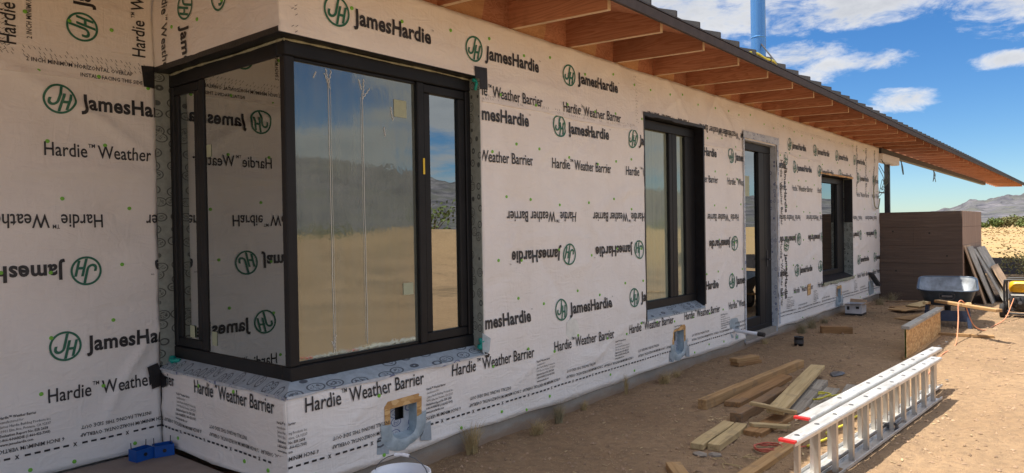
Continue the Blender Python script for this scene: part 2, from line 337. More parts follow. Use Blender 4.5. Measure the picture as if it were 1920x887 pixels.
# ------------------------------------------------------------------ mesh helpers
def link(name, me, mat=None, parent=None):
    o = bpy.data.objects.new(name, me); COL.objects.link(o)
    if mat is not None:
        for k in (mat if isinstance(mat, (list, tuple)) else [mat]): me.materials.append(M[k] if isinstance(k, str) else k)
    if parent is not None: o.parent = parent
    return o
def tag(o, label=None, cat=None, group=None, kind=None):
    if label: o['label'] = label
    if cat: o['category'] = cat
    if group: o['group'] = group
    if kind: o['kind'] = kind
    return o
def empty(name, loc=(0, 0, 0), rz=0.0, parent=None):
    o = bpy.data.objects.new(name, None); COL.objects.link(o); o.location = loc; o.rotation_euler = (0, 0, rz); o.empty_display_size = .1
    if parent is not None: o.parent = parent
    return o
class MB:
    """collects shapes into one mesh"""
    def __init__(s): s.v = []; s.f = []; s.mi = []
    def add(s, vs, fs, mi=0):
        k = len(s.v); s.v += [tuple(v) for v in vs]; s.f += [tuple(i+k for i in f) for f in fs]; s.mi += [mi]*len(fs); return s
    def box(s, x0, x1, y0, y1, z0, z1, mi=0):
        return s.add([(x0, y0, z0), (x1, y0, z0), (x1, y1, z0), (x0, y1, z0), (x0, y0, z1), (x1, y0, z1), (x1, y1, z1), (x0, y1, z1)],
                     [(0, 3, 2, 1), (4, 5, 6, 7), (0, 1, 5, 4), (1, 2, 6, 5), (2, 3, 7, 6), (3, 0, 4, 7)], mi)
    def obox(s, c, ax, ay, az_, mi=0):
        c, ax, ay, az_ = map(Vector, (c, ax, ay, az_)); vs = []
        for kz in (-1, 1):
            for kx, ky in ((-1, -1), (1, -1), (1, 1), (-1, 1)): vs.append(c+ax*kx+ay*ky+az_*kz)
        return s.add(vs, [(0, 3, 2, 1), (4, 5, 6, 7), (0, 1, 5, 4), (1, 2, 6, 5), (2, 3, 7, 6), (3, 0, 4, 7)], mi)
    def bar(s, a, b, w, h, up=(0, 0, 1), mi=0):
        a, b = Vector(a), Vector(b); d = (b-a); L = d.length; d.normalize(); up = Vector(up)
        if abs(d.dot(up)) > .98: up = Vector((0, 1, 0))
        sd = d.cross(up).normalized(); upn = sd.cross(d).normalized()
        return s.obox((a+b)/2, d*L/2, sd*w/2, upn*h/2, mi)
    def tube(s, pts, r, seg=8, cap=True, mi=0):
        pts = [Vector(p) for p in pts]; rs = r if isinstance(r, (list, tuple)) else [r]*len(pts)
        rings = []; prev = None
        for i, p in enumerate(pts):
            d = (pts[min(i+1, len(pts)-1)]-pts[max(i-1, 0)]); d = d.normalized() if d.length > 1e-9 else Vector((0, 0, 1))
            if prev is None:
                a = d.cross(Vector((0, 0, 1)) if abs(d.z) < .9 else Vector((1, 0, 0))).normalized()
            else:
                a = prev-d*prev.dot(d); a = a.normalized() if a.length > 1e-6 else d.orthogonal().normalized()
            prev = a; b = d.cross(a)
            rings.append([p+(a*math.cos(2*math.pi*k/seg)+b*math.sin(2*math.pi*k/seg))*rs[i] for k in range(seg)])
        vs = [v for rg in rings for v in rg]; fs = []
        for i in range(len(pts)-1):
            for k in range(seg):
                fs.append((i*seg+k, i*seg+(k+1) % seg, (i+1)*seg+(k+1) % seg, (i+1)*seg+k))
        if cap: fs.append(tuple(range(seg))[::-1]); fs.append(tuple((len(pts)-1)*seg+k for k in range(seg)))
        return s.add(vs, fs, mi)
    def lathe(s, prof, c=(0, 0, 0), seg=24, mi=0, axis='z'):
        vs = []; fs = []
        for (rad, z) in prof:
            for k in range(seg):
                a = 2*math.pi*k/seg; p = (rad*math.cos(a), rad*math.sin(a), z)
                if axis == 'y': p = (p[0], p[2], p[1])
                if axis == 'x': p = (p[2], p[0], p[1])
                vs.append((p[0]+c[0], p[1]+c[1], p[2]+c[2]))
        for i in range(len(prof)-1):
            for k in range(seg): fs.append((i*seg+k, i*seg+(k+1) % seg, (i+1)*seg+(k+1) % seg, (i+1)*seg+k))
        return s.add(vs, fs, mi)
    def mesh(s, name='mesh', smooth=False, bevel=0.0, seg=1):
        me = bpy.data.meshes.new(name); me.from_pydata(s.v, [], s.f)
        me.polygons.foreach_set('material_index', s.mi)
        bm = bmesh.new(); bm.from_mesh(me)
        bmesh.ops.recalc_face_normals(bm, faces=bm.faces)
        if bevel: bmesh.ops.bevel(bm, geom=list(bm.edges), offset=bevel, segments=seg, affect='EDGES', clamp_overlap=True)
        bm.to_mesh(me); bm.free()
        if smooth:
            me.polygons.foreach_set('use_smooth', [True]*len(me.polygons))
        me.update(); return me
    def build(s, name, mat, parent=None, smooth=False, bevel=0.0, seg=1):
        return link(name, s.mesh(name, smooth, bevel, seg), mat, parent)
def smoothstep(a, b, x):
    t_ = min(1, max(0, (x-a)/(b-a))); return t_*t_*(3-2*t_)
def catmull(pts, n=8):
    P = [Vector(p) for p in pts]; P = [P[0]*2-P[1]]+P+[P[-1]*2-P[-2]]; out = []
    for i in range(1, len(P)-2):
        for k in range(n):
            q = k/n; a, b, c_, d = P[i-1], P[i], P[i+1], P[i+2]
            out.append(.5*((2*b)+(c_-a)*q+(2*a-5*b+4*c_-d)*q*q+(3*b-a-3*c_+d)*q**3))
    out.append(P[-2]); return out

# ================================================================== SETTING
def ground_h(x, y):
    d = math.hypot(x-5, y+2)
    h = .035*mnoise.noise(Vector((x*.55, y*.55, 1.3)))+.016*mnoise.noise(Vector((x*2.3, y*2.3, 4.1)))
    if d < 30: h += .012*mnoise.noise(Vector((x*7, y*7, 8.1)))+.007*mnoise.noise(Vector((x*17, y*17, 2.7)))
    near = smoothstep(2.2, .2, abs(y+.0)) if -2 < y < .5 else 0
    h = h*.8+.028*(1 if -.5 < y else smoothstep(-1.6, -.5, y))*(1 if x < 18 else 0)
    h += .5*smoothstep(25, 90, d)*mnoise.noise(Vector((x*.02, y*.02, 3)))*min(1, d/120)
    if x > 2 and -6 < y < -2.3:
        for yr in (-2.72, -4.3):
            q = (y-yr-.12*math.sin(x*.35))/.11
            if abs(q) < 3: h += (-.016*math.exp(-q*q)+.009*math.exp(-(abs(q)-1.6)**2*3))*(1+.4*math.sin(x*9)*(abs(q) < 1))
    # spoil bank on the open side of the plot
    b = smoothstep(-11, -17, y)*smoothstep(-34, -22, y)*smoothstep(2, 10, x)*smoothstep(60, 45, x)
    h += b*(1.25+1.0*mnoise.noise(Vector((x*.16, y*.2, 6)))+.35*mnoise.noise(Vector((x*.6, y*.6, 6)))+.14*mnoise.noise(Vector((x*1.7, y*1.7, 6))))
    return h
def axis_lines(lo, hi, step, far, g=1.16):
    a = list(np.arange(lo, hi+1e-6, step)); s = step; v = hi
    while v < far: s *= g; v += s; a.append(v)
    s = step; v = lo; pre = []
    while v > -far: s *= g; v -= s; pre.append(v)
    return pre[::-1]+a
gx = axis_lines(2.6, 15.0, .055, 2500); gy = axis_lines(-3.6, .1, .055, 2500)
vs = [(x, y, ground_h(x, y)) for y in gy for x in gx]; nx = len(gx)
fs = [(j*nx+i, j*nx+i+1, (j+1)*nx+i+1, (j+1)*nx+i) for j in range(len(gy)-1) for i in range(nx-1)]
me = bpy.data.meshes.new('ground'); me.from_pydata(vs, [], fs); me.polygons.foreach_set('use_smooth', [True]*len(fs))
ground = tag(link('ground', me, 'dirt'), kind='structure', label='sandy desert dirt around the unfinished house')

# ring of boulder hills
def prof(a):                                             # skyline elevation in degrees by azimuth
    pts = [(-180, 1.6), (-140, 2.0), (-110, 2.4), (-80, 3.4), (-62, 4.9), (-54, 5.9), (-49, 5.3), (-44, 4.1), (-38, 4.5), (-30, 3.4), (-20, 2.0), (-10, 1.75), (0, 1.55),
           (3.5, 1.5), (4.8, 1.42), (5.6, 1.22), (6.5, 1.3), (7.6, .9), (8.6, .72), (10, .5), (16, .7), (40, 1.5), (90, 1.6), (180, 1.6)]
    for (a0, e0), (a1, e1) in zip(pts, pts[1:]):
        if a0 <= a <= a1: return e0+(e1-e0)*(a-a0)/(a1-a0)
    return 1.5
azs = list(np.arange(-180, -4, .5))+list(np.arange(-4, 12, .07))+list(np.arange(12, 180.1, .6))
rad = list(range(430, 960, 9))+[980, 1040, 1120, 1250]
vs = []
for r_ in rad:
    for a in azs:
        q = smoothstep(430, 900, r_)**1.25*(1-.55*smoothstep(930, 1250, r_))
        p = Vector((r_*math.cos(R(a)), r_*math.sin(R(a)), 0))
        rough = 1+.30*mnoise.fractal(p*.006, 1.0, 2.0, 5)
        h = 900*math.tan(R(prof(a)))*q*rough
        bl = q*(7.0*max(0, .62-mnoise.voronoi(p*.055)[0][0])+3.2*max(0, .6-mnoise.voronoi(p*.13)[0][0])+4.0*abs(mnoise.noise(p*.02)))
        vs.append((p.x, p.y, -1.2+h*.93+bl))
na = len(azs)
fs = [(j*na+i, j*na+i+1, (j+1)*na+i+1, (j+1)*na+i) for j in range(len(rad)-1) for i in range(na-1)]
me = bpy.data.meshes.new('hills'); me.from_pydata(vs, [], fs)
tag(link('hills', me, 'hill'), kind='structure', label='grey boulder hills along the horizon')

# ================================================================== HOUSE
house = tag(empty('house', (2.265, 0, 0)), 'long unfinished house wrapped in white weather barrier under a wooden eave', 'house')
house.matrix_world = Matrix.Translation((0, 0, 0)); house.location = (0, 0, 0)
XB, YL, XE = 2.265, 1.51, 16.2                            # corner plane, set-back wall, far end
ZB, ZT = .145, 3.14
OP_F = {'bay': (XB-.2, 3.92, .675, 2.715), 'w2': (6.37, 7.74, .665, 2.72), 'door': (8.94, 10.12, .05, 2.70), 'w3': (12.25, 14.15, .63, 2.42),
        'v1': (3.01, 3.24, .25, .465), 'v2': (6.95, 7.18, .225, .475), 'v3': (13.09, 13.31, .22, .47)}
OP_B = {'bay': (-.2, YL+.2, .675, 2.715)}
PL = {'F': lambda u, z, n=0.0: (u, -n, z), 'B': lambda u, z, n=0.0: (XB-n, YL-u, z), 'L': lambda u, z, n=0.0: (u, YL-n, z)}
rng = np.random.default_rng(5)
def make_disp(u0, u1, z0, z1, ops, ncre, manual=()):
    cre = [(rng.uniform(u0, u1), rng.uniform(z0, z1), rng.normal(0, .55)+(rng.random() < .25)*1.3, rng.uniform(.12, .5), rng.uniform(.02, .04), rng.uniform(.004, .012)*(1 if rng.random() < .7 else -1)) for _ in range(ncre)]
    cre += list(manual)
    waves = [(rng.uniform(1.5, 7)*np.cos(a), rng.uniform(1.5, 7)*np.sin(a), rng.uniform(0, 6), rng.uniform(.0008, .0028)) for a in rng.uniform(0, 6.28, 14)]
    waves2 = [(k_*np.cos(a), k_*np.sin(a), rng.uniform(0, 6), rng.uniform(.0007, .0019)) for a, k_ in zip(rng.normal(1.2, .6, 10), rng.uniform(7, 19, 10))]
    def f(U, Z):
        U = np.asarray(U, float); Z = np.asarray(Z, float); D = np.zeros_like(U)
        for a, b, c, am in waves: D += am*np.sin(a*U+b*Z+c)
        for a, b, c, am in waves2: D += am*np.sin(a*U+b*Z+c+1.3*np.sin(.9*U*b*.2+Z))
        for cu, cz, an, L, w, am in cre:
            du, dzz = U-cu, Z-cz; s = du*np.cos(an)+dzz*np.sin(an); p = -du*np.sin(an)+dzz*np.cos(an)+.12*s*s/L
            D += am*np.exp(-(p/w)**2)*np.clip(1-(s/L)**2, 0, 1)
        K = np.ones_like(U)
        for (a0, a1, b0, b1) in ops.values():
            dd = np.maximum(np.maximum(a0-U, U-a1), np.maximum(b0-Z, Z-b1)); K = np.minimum(K, np.clip(dd/.06, 0, 1))
        return D*K+.002
    return f
def lines(lo, hi, step, extra):
    L = [lo]+sorted(e for e in extra if lo < e < hi)+[hi]; out = [lo]
    for a, b in zip(L, L[1:]):
        n = max(1, round((b-a)/step)); out += [a+(b-a)*k/n for k in range(1, n+1)]
    return out
def wall_sheet(name, pl, u0, u1, z0, z1, ops, disp, step, parent, label=None):
    U = lines(u0, u1, step, [v for o in ops.values() for v in o[:2]]); Z = lines(z0, z1, step, [v for o in ops.values() for v in o[2:]])
    uu_, zz_ = np.meshgrid(U, Z); D = disp(uu_, zz_)
    # the lower hem hangs a little unevenly
    vs = [pl(uu_[j, i], zz_[j, i]+(.012*math.sin(uu_[j, i]*2.1)+.006*math.sin(uu_[j, i]*7.3) if j == 0 else 0), D[j, i]+(.006 if j == 0 else 0)) for j in range(len(Z)) for i in range(len(U))]
    n = len(U); fs = []
    for j in range(len(Z)-1):
        for i in range(n-1):
            cu, cz = (U[i]+U[i+1])/2, (Z[j]+Z[j+1])/2
            if any(a0 < cu < a1 and b0 < cz < b1 for (a0, a1, b0, b1) in ops.values()): continue
            fs.append((j*n+i, j*n+i+1, (j+1)*n+i+1, (j+1)*n+i))
    k = len(vs); 
    # inner face and the thickness round the openings
    vs += [pl(u, z, -.16) for z in Z for u in U]
    fset = list(fs); fs += [tuple(q+k for q in f[::-1]) for f in fset]
    ec = {}
    for f in fset:
        for a, b in zip(f, f[1:]+f[:1]): ec[(a, b)] = 1
    for (a, b) in list(ec):
        if (b, a) not in ec: fs.append((b, a, a+k, b+k))
    me = bpy.data.meshes.new(name); me.from_pydata(vs, [], fs); me.polygons.foreach_set('use_smooth', [True]*len(fset)+[False]*(len(fs)-len(fset)))
    o = link(name, me, 'wrap', parent)
    if label: o['label'] = label
    return o
dF1 = make_disp(XB, 9, ZB, ZT, OP_F, 130, [(3.3, 2.82, .1, .7, .03, .007), (5.0, 2.62, .02, 1.0, .02, .006), (7.2, 2.9, -.7, .5, .03, .018), (7.9, 2.9, .9, .45, .03, .018), (7.0, 2.95, -1.0, .4, .03, .014), (8.4, 2.3, 1.1, .5, .03, .012), (2.9, .55, .35, .35, .02, .009), (6.9, 2.86, .5, .4, .028, .015), (8.5, 2.85, -.6, .5, .03, .016), (4.6, 2.75, .06, .9, .03, .012), (5.6, 2.2, -.8, .6, .03, .010), (4.9, 1.9, -.55, .7, .03, .008), (8.1, .9, .8, .5, .03, .012), (3.4, .45, -.5, .3, .02, .009), (4.5, .5, .3, .5, .025, .009)])
dF2 = make_disp(9, XE, ZB, ZT, OP_F, 110)
dB = make_disp(0, YL, ZB, ZT, OP_B, 22)
dL = make_disp(-.4, XB, ZB, 3.4, {}, 34, [(1.75, 2.02, .05, .8, .028, .017), (1.6, 1.955, -.03, .9, .022, -.010), (1.8, 2.42, -.55, .55, .032, .016), (2.0, 2.3, -.6, .5, .028, .014), (1.5, 2.55, -.5, .4, .03, .012), (2.1, .75, .95, .5, .032, .015), (2.0, .6, 1.1, .4, .028, .012)])
wall_f = wall_sheet('wall', PL['F'], XB, XE, ZB, ZT, OP_F, lambda U, Z: np.where(np.asarray(U) < 9, dF1(U, Z), dF2(U, Z)), .032, house, 'long front wall under the eave')
wall_b = wall_sheet('wall', PL['B'], 0, YL, ZB, 3.4, OP_B, dB, .03, house, 'short return wall under the corner window')
wall_l = wall_sheet('wall', PL['L'], -.4, XB, ZB, 3.4, {}, dL, .03, house, 'set-back wall beside the porch slab')
DISP = {'F': lambda U, Z: np.where(np.asarray(U) < 9, dF1(U, Z), dF2(U, Z)), 'B': dB, 'L': dL}
WALL = {'F': wall_f, 'B': wall_b, 'L': wall_l}; OPS = {'F': OP_F, 'B': OP_B, 'L': {}}
LIM = {'F': (XB+.003, XE-.003), 'B': (.003, YL-.003), 'L': (-.4, XB-.003)}

# ---- print on the wrap
_tc = {}
def text_geo(s, bold=0.0, res=3):
    k = (s, bold)
    if k in _tc: return _tc[k]
    cu = bpy.data.curves.new('t', 'FONT'); cu.body = s; cu.size = 1; cu.offset = bold; cu.resolution_u = res; cu.fill_mode = 'FRONT'
    if bold: cu.space_character = 1.0+bold*1.6
    o = bpy.data.objects.new('t', cu); COL.objects.link(o)
    dg = bpy.context.evaluated_depsgraph_get(); dg.update()
    me = bpy.data.meshes.new_from_object(o.evaluated_get(dg))
    v = np.array([tuple(q.co)[:2] for q in me.vertices]) if len(me.vertices) else np.zeros((0, 2)); f = [tuple(p.vertices) for p in me.polygons]
    bpy.data.objects.remove(o); bpy.data.curves.remove(cu); bpy.data.meshes.remove(me)
    if len(v): v = v-v.min(axis=0)*np.array([1, 0])
    _tc[k] = (v, f); return v, f
def put_print(w, v, f, u0, z0, ang, mat, name='lettering', off=.0052, fine=True):
    """v: 2-D points in metres, laid at (u0,z0) turned by ang on wall w, cut at the openings"""
    c, s = math.cos(ang), math.sin(ang); P = v@np.array([[c, s], [-s, c]])+np.array([u0, z0])
    lo, hi = LIM[w]
    if P[:, 0].max() < lo or P[:, 0].min() > hi: return
    bm = bmesh.new(); bv = [bm.verts.new((p[0], p[1], 0)) for p in P]
    for q in f:
        try: bm.faces.new([bv[i] for i in q])
        except ValueError: pass
    def cut(ax, val, keep):                               # keep: -1 below, +1 above, 0 both
        no = Vector((1, 0, 0)) if ax == 0 else Vector((0, 1, 0)); co = no*val
        bmesh.ops.bisect_plane(bm, geom=bm.verts[:]+bm.edges[:]+bm.faces[:], plane_co=co, plane_no=no, clear_outer=keep == -1, clear_inner=keep == 1)
    if P[:, 0].min() < lo: cut(0, lo, 1)
    if P[:, 0].max() > hi: cut(0, hi, -1)
    for (a0, a1, b0, b1) in OPS[w].values():
        if P[:, 0].max() < a0 or P[:, 0].min() > a1 or P[:, 1].max() < b0 or P[:, 1].min() > b1: continue
        a0, a1, b0, b1 = a0-.012, a1+.012, b0-.012, b1+.012
        for ax, val in ((0, a0), (0, a1), (1, b0), (1, b1)): cut(ax, val, 0)
        kill = [q for q in bm.faces if a0 < q.calc_center_median().x < a1 and b0 < q.calc_center_median().y < b1]
        bmesh.ops.delete(bm, geom=kill, context='FACES')
    if not bm.faces: bm.free(); return
    uz = np.array([tuple(q.co)[:2] for q in bm.verts]); D = DISP[w](uz[:, 0], uz[:, 1])
    for q, (a, b), d in zip(bm.verts, uz, D): q.co = PL[w](a, b, d+off)
    me = bpy.data.meshes.new(name); bm.to_mesh(me); bm.free()
    o = link(name, me, mat, WALL[w])
    if name in ('dash_line', 'lap_marks'): o['kind'] = 'stuff'
    return o
def fit(v, width, cap):
    k = v.copy(); k[:, 0] *= width/(v[:, 0].max()); k[:, 1] *= cap/.729; return k
JHT = text_geo('JamesHardie', .031); HWB = text_geo('Hardie', .004)
def hwb_geo():
    a, fa = text_geo('Hardie', .010); b, fb = text_geo('TM', .01); c, fc = text_geo('Weather Barrier', .010)
    a = fit(a, .245, .088); b = fit(b, .040, .026)+np.array([.252, .064]); c = fit(c, .622, .088)+np.array([.308, 0])
    V = np.vstack([a, b, c]); na_, nb = len(a), len(b)
    return V, fa+[tuple(i+na_ for i in q) for q in fb]+[tuple(i+na_+nb for i in q) for q in fc]
HW_V, HW_F = hwb_geo()
JH_V, JH_F = fit(JHT[0], .655, .098), JHT[1]
tm_v, tm_f = text_geo('TM'); tmv = fit(tm_v, .022, .012)+np.array([.66, .088])
JH_F = JH_F+[tuple(i+len(JH_V) for i in q) for q in tm_f]; JH_V = np.vstack([JH_V, tmv])
def logo_geo():
    V = []; Fc = []
    def poly(pts):
        k = len(V); V.extend(pts); Fc.append(tuple(range(k, k+len(pts))))
    N = 44
    for i in range(N):
        a, b = 2*math.pi*i/N, 2*math.pi*(i+1)/N
        poly([(.0925*math.cos(a), .0925*math.sin(a)), (.0925*math.cos(b), .0925*math.sin(b)), (.0795*math.cos(b), .0795*math.sin(b)), (.0795*math.cos(a), .0795*math.sin(a))])
    sl_ = .24
    def bar(x0, y0, x1, y1): poly([(x0+sl_*y0, y0), (x1+sl_*y0, y0), (x1+sl_*y1, y1), (x0+sl_*y1, y1)])
    bar(-.014, -.012, .002, .078)                          # J stem
    c0 = (-.030, -.012)
    for i in range(8):                                     # J hook
        a, b = math.pi+math.pi*i/8, math.pi+math.pi*(i+1)/8
        q = [(c0[0]+rr_*math.cos(t_), c0[1]+rr_*math.sin(t_)) for rr_, t_ in ((.032, a), (.032, b), (.016, b), (.016, a))]
        poly([(x+sl_*y, y) for x, y in q])
    bar(-.062, -.012, -.046, .004)
    bar(.008, -.078, .024, .034); bar(.048, -.066, .064, .034); bar(.024, -.026, .048, -.010)
    return np.array(V), Fc
def fine_cut(V, Fc, st=.03):
    bm = bmesh.new(); bv = [bm.verts.new((p[0], p[1], 0)) for p in V]
    for q in Fc:
        try: bm.faces.new([bv[i] for i in q])
        except ValueError: pass
    for ax in (0, 1):
        no = Vector((1, 0, 0)) if ax == 0 else Vector((0, 1, 0)); a, b = V[:, ax].min(), V[:, ax].max(); k = a+st
        while k < b: bmesh.ops.bisect_plane(bm, geom=bm.verts[:]+bm.edges[:]+bm.faces[:], plane_co=no*k, plane_no=no); k += st
    bm.verts.index_update(); v = np.array([tuple(q.co)[:2] for q in bm.verts]); f = [tuple(x.index for x in q.verts) for q in bm.faces]; bm.free(); return v, f
LG_V, LG_F = logo_geo(); LG_V, LG_F = fine_cut(LG_V, LG_F); JH_V, JH_F = fine_cut(JH_V, JH_F); HW_V, HW_F = fine_cut(HW_V, HW_F)
def jh(w, u, z, inv=False, ang=None):
    """logo centred at u,z with the name to its right"""
    an = ang if ang is not None else (math.pi if inv else 0.0); c, s = math.cos(an), math.sin(an)
    put_print(w, LG_V, LG_F, u, z, an, 'green', 'emblem')
    ox, oz = .122, -.048
    put_print(w, JH_V, JH_F, u+ox*c-oz*s, z+ox*s+oz*c, an, 'print')
def hw(w, u, z, ang=0.0): put_print(w, HW_V, HW_F, u, z, ang, 'print')
blk = ['Hardie\u2122 Weather Barrier', 'manufactured for:', 'James Hardie Building Products Inc', '10901 Elm Ave, Fontana, CA 92337', 'Evaluation Report No: ESR 2658', '1-866-4-HARDIE (1-866-422-7343)', 'www.jameshardie.com']
bw = [.19, .125, .265, .265, .25, .262, .17]
def block_geo():
    V = np.zeros((0, 2)); Fc = []
    for i, (s, w_) in enumerate(zip(blk, bw)):
        v, f = text_geo(s, .02 if i in (0, 4, 5, 6) else 0.0, 1); v = fit(v, w_, .0165)+np.array([0, -.0265*i]); Fc += [tuple(q+len(V) for q in t_) for t_ in f]; V = np.vstack([V, v])
    return V, Fc
BK_V, BK_F = block_geo()
def small(s, width, cap=.024): v, f = text_geo(s, .012, 1); return fit(v, width, cap), f
S1 = small('2 INCH MINIMUM HORIZONTAL OVERLAP', .575); S2 = small('6 INCH MINIMUM VERTICAL OVERLAP', .52); S3 = small('INSTALL FACING THIS SIDE OUT', .44)
PER = 1.205
def dash_geo(L):
    V = []; Fc = []; u = 0; k = 0
    def poly(p): i = len(V); V.extend(p); Fc.append(tuple(range(i, i+len(p))))
    while u < L:
        if k % 6 == 5:
            for sg in (1, -1): poly([(u+.004, -sg*.012), (u+.010, -sg*.012), (u+.026, sg*.012), (u+.020, sg*.012)])
            u += .055
        else: poly([(u, -.006), (u+.032, -.006), (u+.032, .006), (u, .006)]); u += .052
        k += 1
    return np.array(V), Fc
def rows(w, ph, lo, hi, which='123456'):
    """the repeating print of one sheet; ph = where a lower 'Hardie' starts"""
    k0 = math.floor((lo-ph)/PER)-1
    for k in range(k0, int((hi-lo)/PER)+k0+4):
        x = ph+k*PER
        lo_ = .10 if w == 'L' else .122
        if '1' in which: jh(w, x+lo_, 2.455)
        if '2' in which: hw(w, x+.01, 2.10)
        if '3' in which: hw(w, x+.34, 1.735, math.pi)
        if '4' in which: jh(w, x+.235, 1.375, True)
        if '5' in which: jh(w, x+lo_, .912)
        if '6' in which:
            hw(w, x, .575); put_print(w, BK_V, BK_F, x+.95, .525, 0, 'print')
            put_print(w, *S1, x+.75, .345, math.pi, 'print'); put_print(w, *S2, x+1.29, .345, math.pi, 'print'); put_print(w, *S3, x+.62, .395, math.pi, 'print')
def dashes(w, lo, hi, z):
    v, f = dash_geo(hi-lo); put_print(w, v, f, lo, z, 0, 'print', 'dash_line')
rows('F', 2.38, XB, XE); rows('L', 1.575, .6, XB); rows('B', .475-1.205, 0, YL, '6')
dashes('F', XB, 9.0, .285); dashes('F', 10.2, 16.1, .285); dashes('L', .5, XB, .285); dashes('B', 0, YL, .285)
# upper sheet
for u in (2.65, 3.865, 5.085): jh('F', u, 2.908)
for u in (3.75, 4.975): hw('F', u, 2.585)
for u in (7.35, 8.55, 9.1): hw('F', u, 2.76, math.pi)
for u in (10.68, 11.9, 13.1, 14.3): jh('F', u, 2.77)
hw('F', 10.30, 2.52, -math.pi/2); hw('F', 10.30, 1.36, -math.pi/2); jh('F', 10.52, 2.55, ang=-math.pi/2); jh('F', 10.52, 1.3, ang=-math.pi/2)
for u in (14.45, 15.1, 15.75): put_print('F', HW_V, HW_F, u, 3.05, -math.pi/2, 'print')
# set-back wall and return wall, sheet above the lap turned on its side
jh('L', 1.815, 2.93, ang=math.pi/2); hw('L', 2.20, 2.80, math.pi/2); hw('L', 1.45, 2.75, math.pi/2)
hw('B', .14, 3.32, -math.pi/2); jh('B', .475, 3.07, ang=-math.pi/2); jh('B', .90, 3.04, ang=math.pi/2)
put_print('L', *small('2 INCH MINIMUM HORIZONTAL OVERLAP', .62, .026), 1.50, 2.665, 0, 'print'); put_print('L', *small('INSTALL FACING THIS SIDE OUT', .46, .026), 1.80, 2.615, 0, 'print')
put_print('L', *small('2 INCH MINIMUM HORIZONTAL OVERLAP', .62, .03), 1.535, 2.80, math.pi/2, 'print')
# hatched lap lines
def hatch_geo(L, rows_=3, dens_=34, seed=1):
    rg = random.Random(seed); V = []; Fc = []
    for i in range(int(L*dens_)):
        for j in range(rows_):
            if rg.random() < .25: continue
            u = i/dens_+rg.uniform(-.006, .006); z = j*.024+rg.uniform(-.004, .004); n = len(V)
            V += [(u, z), (u+.003, z), (u-.008, z+.016), (u-.011, z+.016)]; Fc.append((n, n+1, n+2, n+3))
    return np.array(V), Fc
put_print('F', *hatch_geo(2.25, 2, seed=2), 3.95, 2.555, 0, 'print', 'lap_marks'); put_print('L', *hatch_geo(1.7, 3, seed=3), .55, 2.69, .0, 'print', 'lap_marks')
put_print('F', *hatch_geo(.5, 2, seed=4), 6.24, 2.60, math.pi/2, 'print', 'lap_marks'); put_print('F', *hatch_geo(4.0, 2, seed=5), 10.3, 2.98, 0, 'print', 'lap_marks')
put_print('F', *hatch_geo(2.9, 2, 24, seed=6), 10.24, .2, math.pi/2, 'print', 'lap_marks'); put_print('F', *hatch_geo(.6, 2, seed=7), 2.38, 2.74, math.pi/2, 'print', 'lap_marks')
put_print('L', *hatch_geo(.5, 4, seed=8), 1.42, 2.72, math.pi/2, 'print', 'lap_marks')
# overlapping edge of the upper sheets: a narrow proud strip
def lap_strip(w, u0, u1, z, h, wig, name='lap_edge'):
    n = max(3, int((u1-u0)/.06)); mb = MB(); v = []; 
    for i in range(n+1):
        u = u0+(u1-u0)*i/n; zz = z+wig*math.sin(u*3.1)+wig*.5*math.sin(u*8.3)
        d = float(DISP[w](np.array([u]), np.array([zz]))[0])
        v += [PL[w](u, zz, d+.009), PL[w](u, zz+h, d+.0018), PL[w](u, zz, d-.002)]
    f = []
    for i in range(n):
        a = 3*i; b = a+3; f += [(a, b, b+1, a+1), (a, a+2, b+2, b)]
    mb.add(v, f); return mb.build(name, 'wrap', WALL[w])
lap_strip('F', 3.94, 6.2, 2.535, .035, .008); lap_strip('F', 7.76, 8.92, 2.53, .035, .008); lap_strip('F', 10.2, 12.2, 2.60, .035, .01); lap_strip('L', -.3, XB-.01, 2.60, .03, .012)
# green cap nails
cap = MB().lathe([(0, .0025), (.008, .0025), (.0115, .001), (.0125, -.004)], seg=12).mesh('cap_nail'); cap.materials.append(M['cap_green'])
rg = random.Random(11)
def caps(w, u0, u1, z0, z1, step=.40, zs=(.19, .62, 1.02, 1.40, 1.82, 2.22, 2.62, 2.98)):
    axis = {'F': Vector((0, -1, 0)), 'L': Vector((0, -1, 0)), 'B': Vector((-1, 0, 0))}[w]; rot = axis.to_track_quat('Z', 'Y')
    for z in zs:
        u = u0+rg.uniform(.05, .35)
        while u < u1-.04:
            zz = z+rg.uniform(-.05, .05)
            if not any(a0-.02 < u < a1+.02 and b0-.02 < zz < b1+.02 for a0, a1, b0, b1 in OPS[w].values()) and z0 < zz < z1:
                o = bpy.data.objects.new('cap_nail', cap); COL.objects.link(o); o.parent = WALL[w]
                d = float(DISP[w](np.array([u]), np.array([zz]))[0]); o.location = PL[w](u, zz, d+.004)
                o.rotation_mode = 'QUATERNION'; o.rotation_quaternion = rot
            u += step*rg.uniform(.7, 1.3)
caps('F', XB, 11.5, .17, 3.1); caps('F', 11.5, XE, .17, 3.1, .7); caps('L', .9, XB, .17, 3.3, .34); caps('B', .05, YL, .17, 3.3, .34)

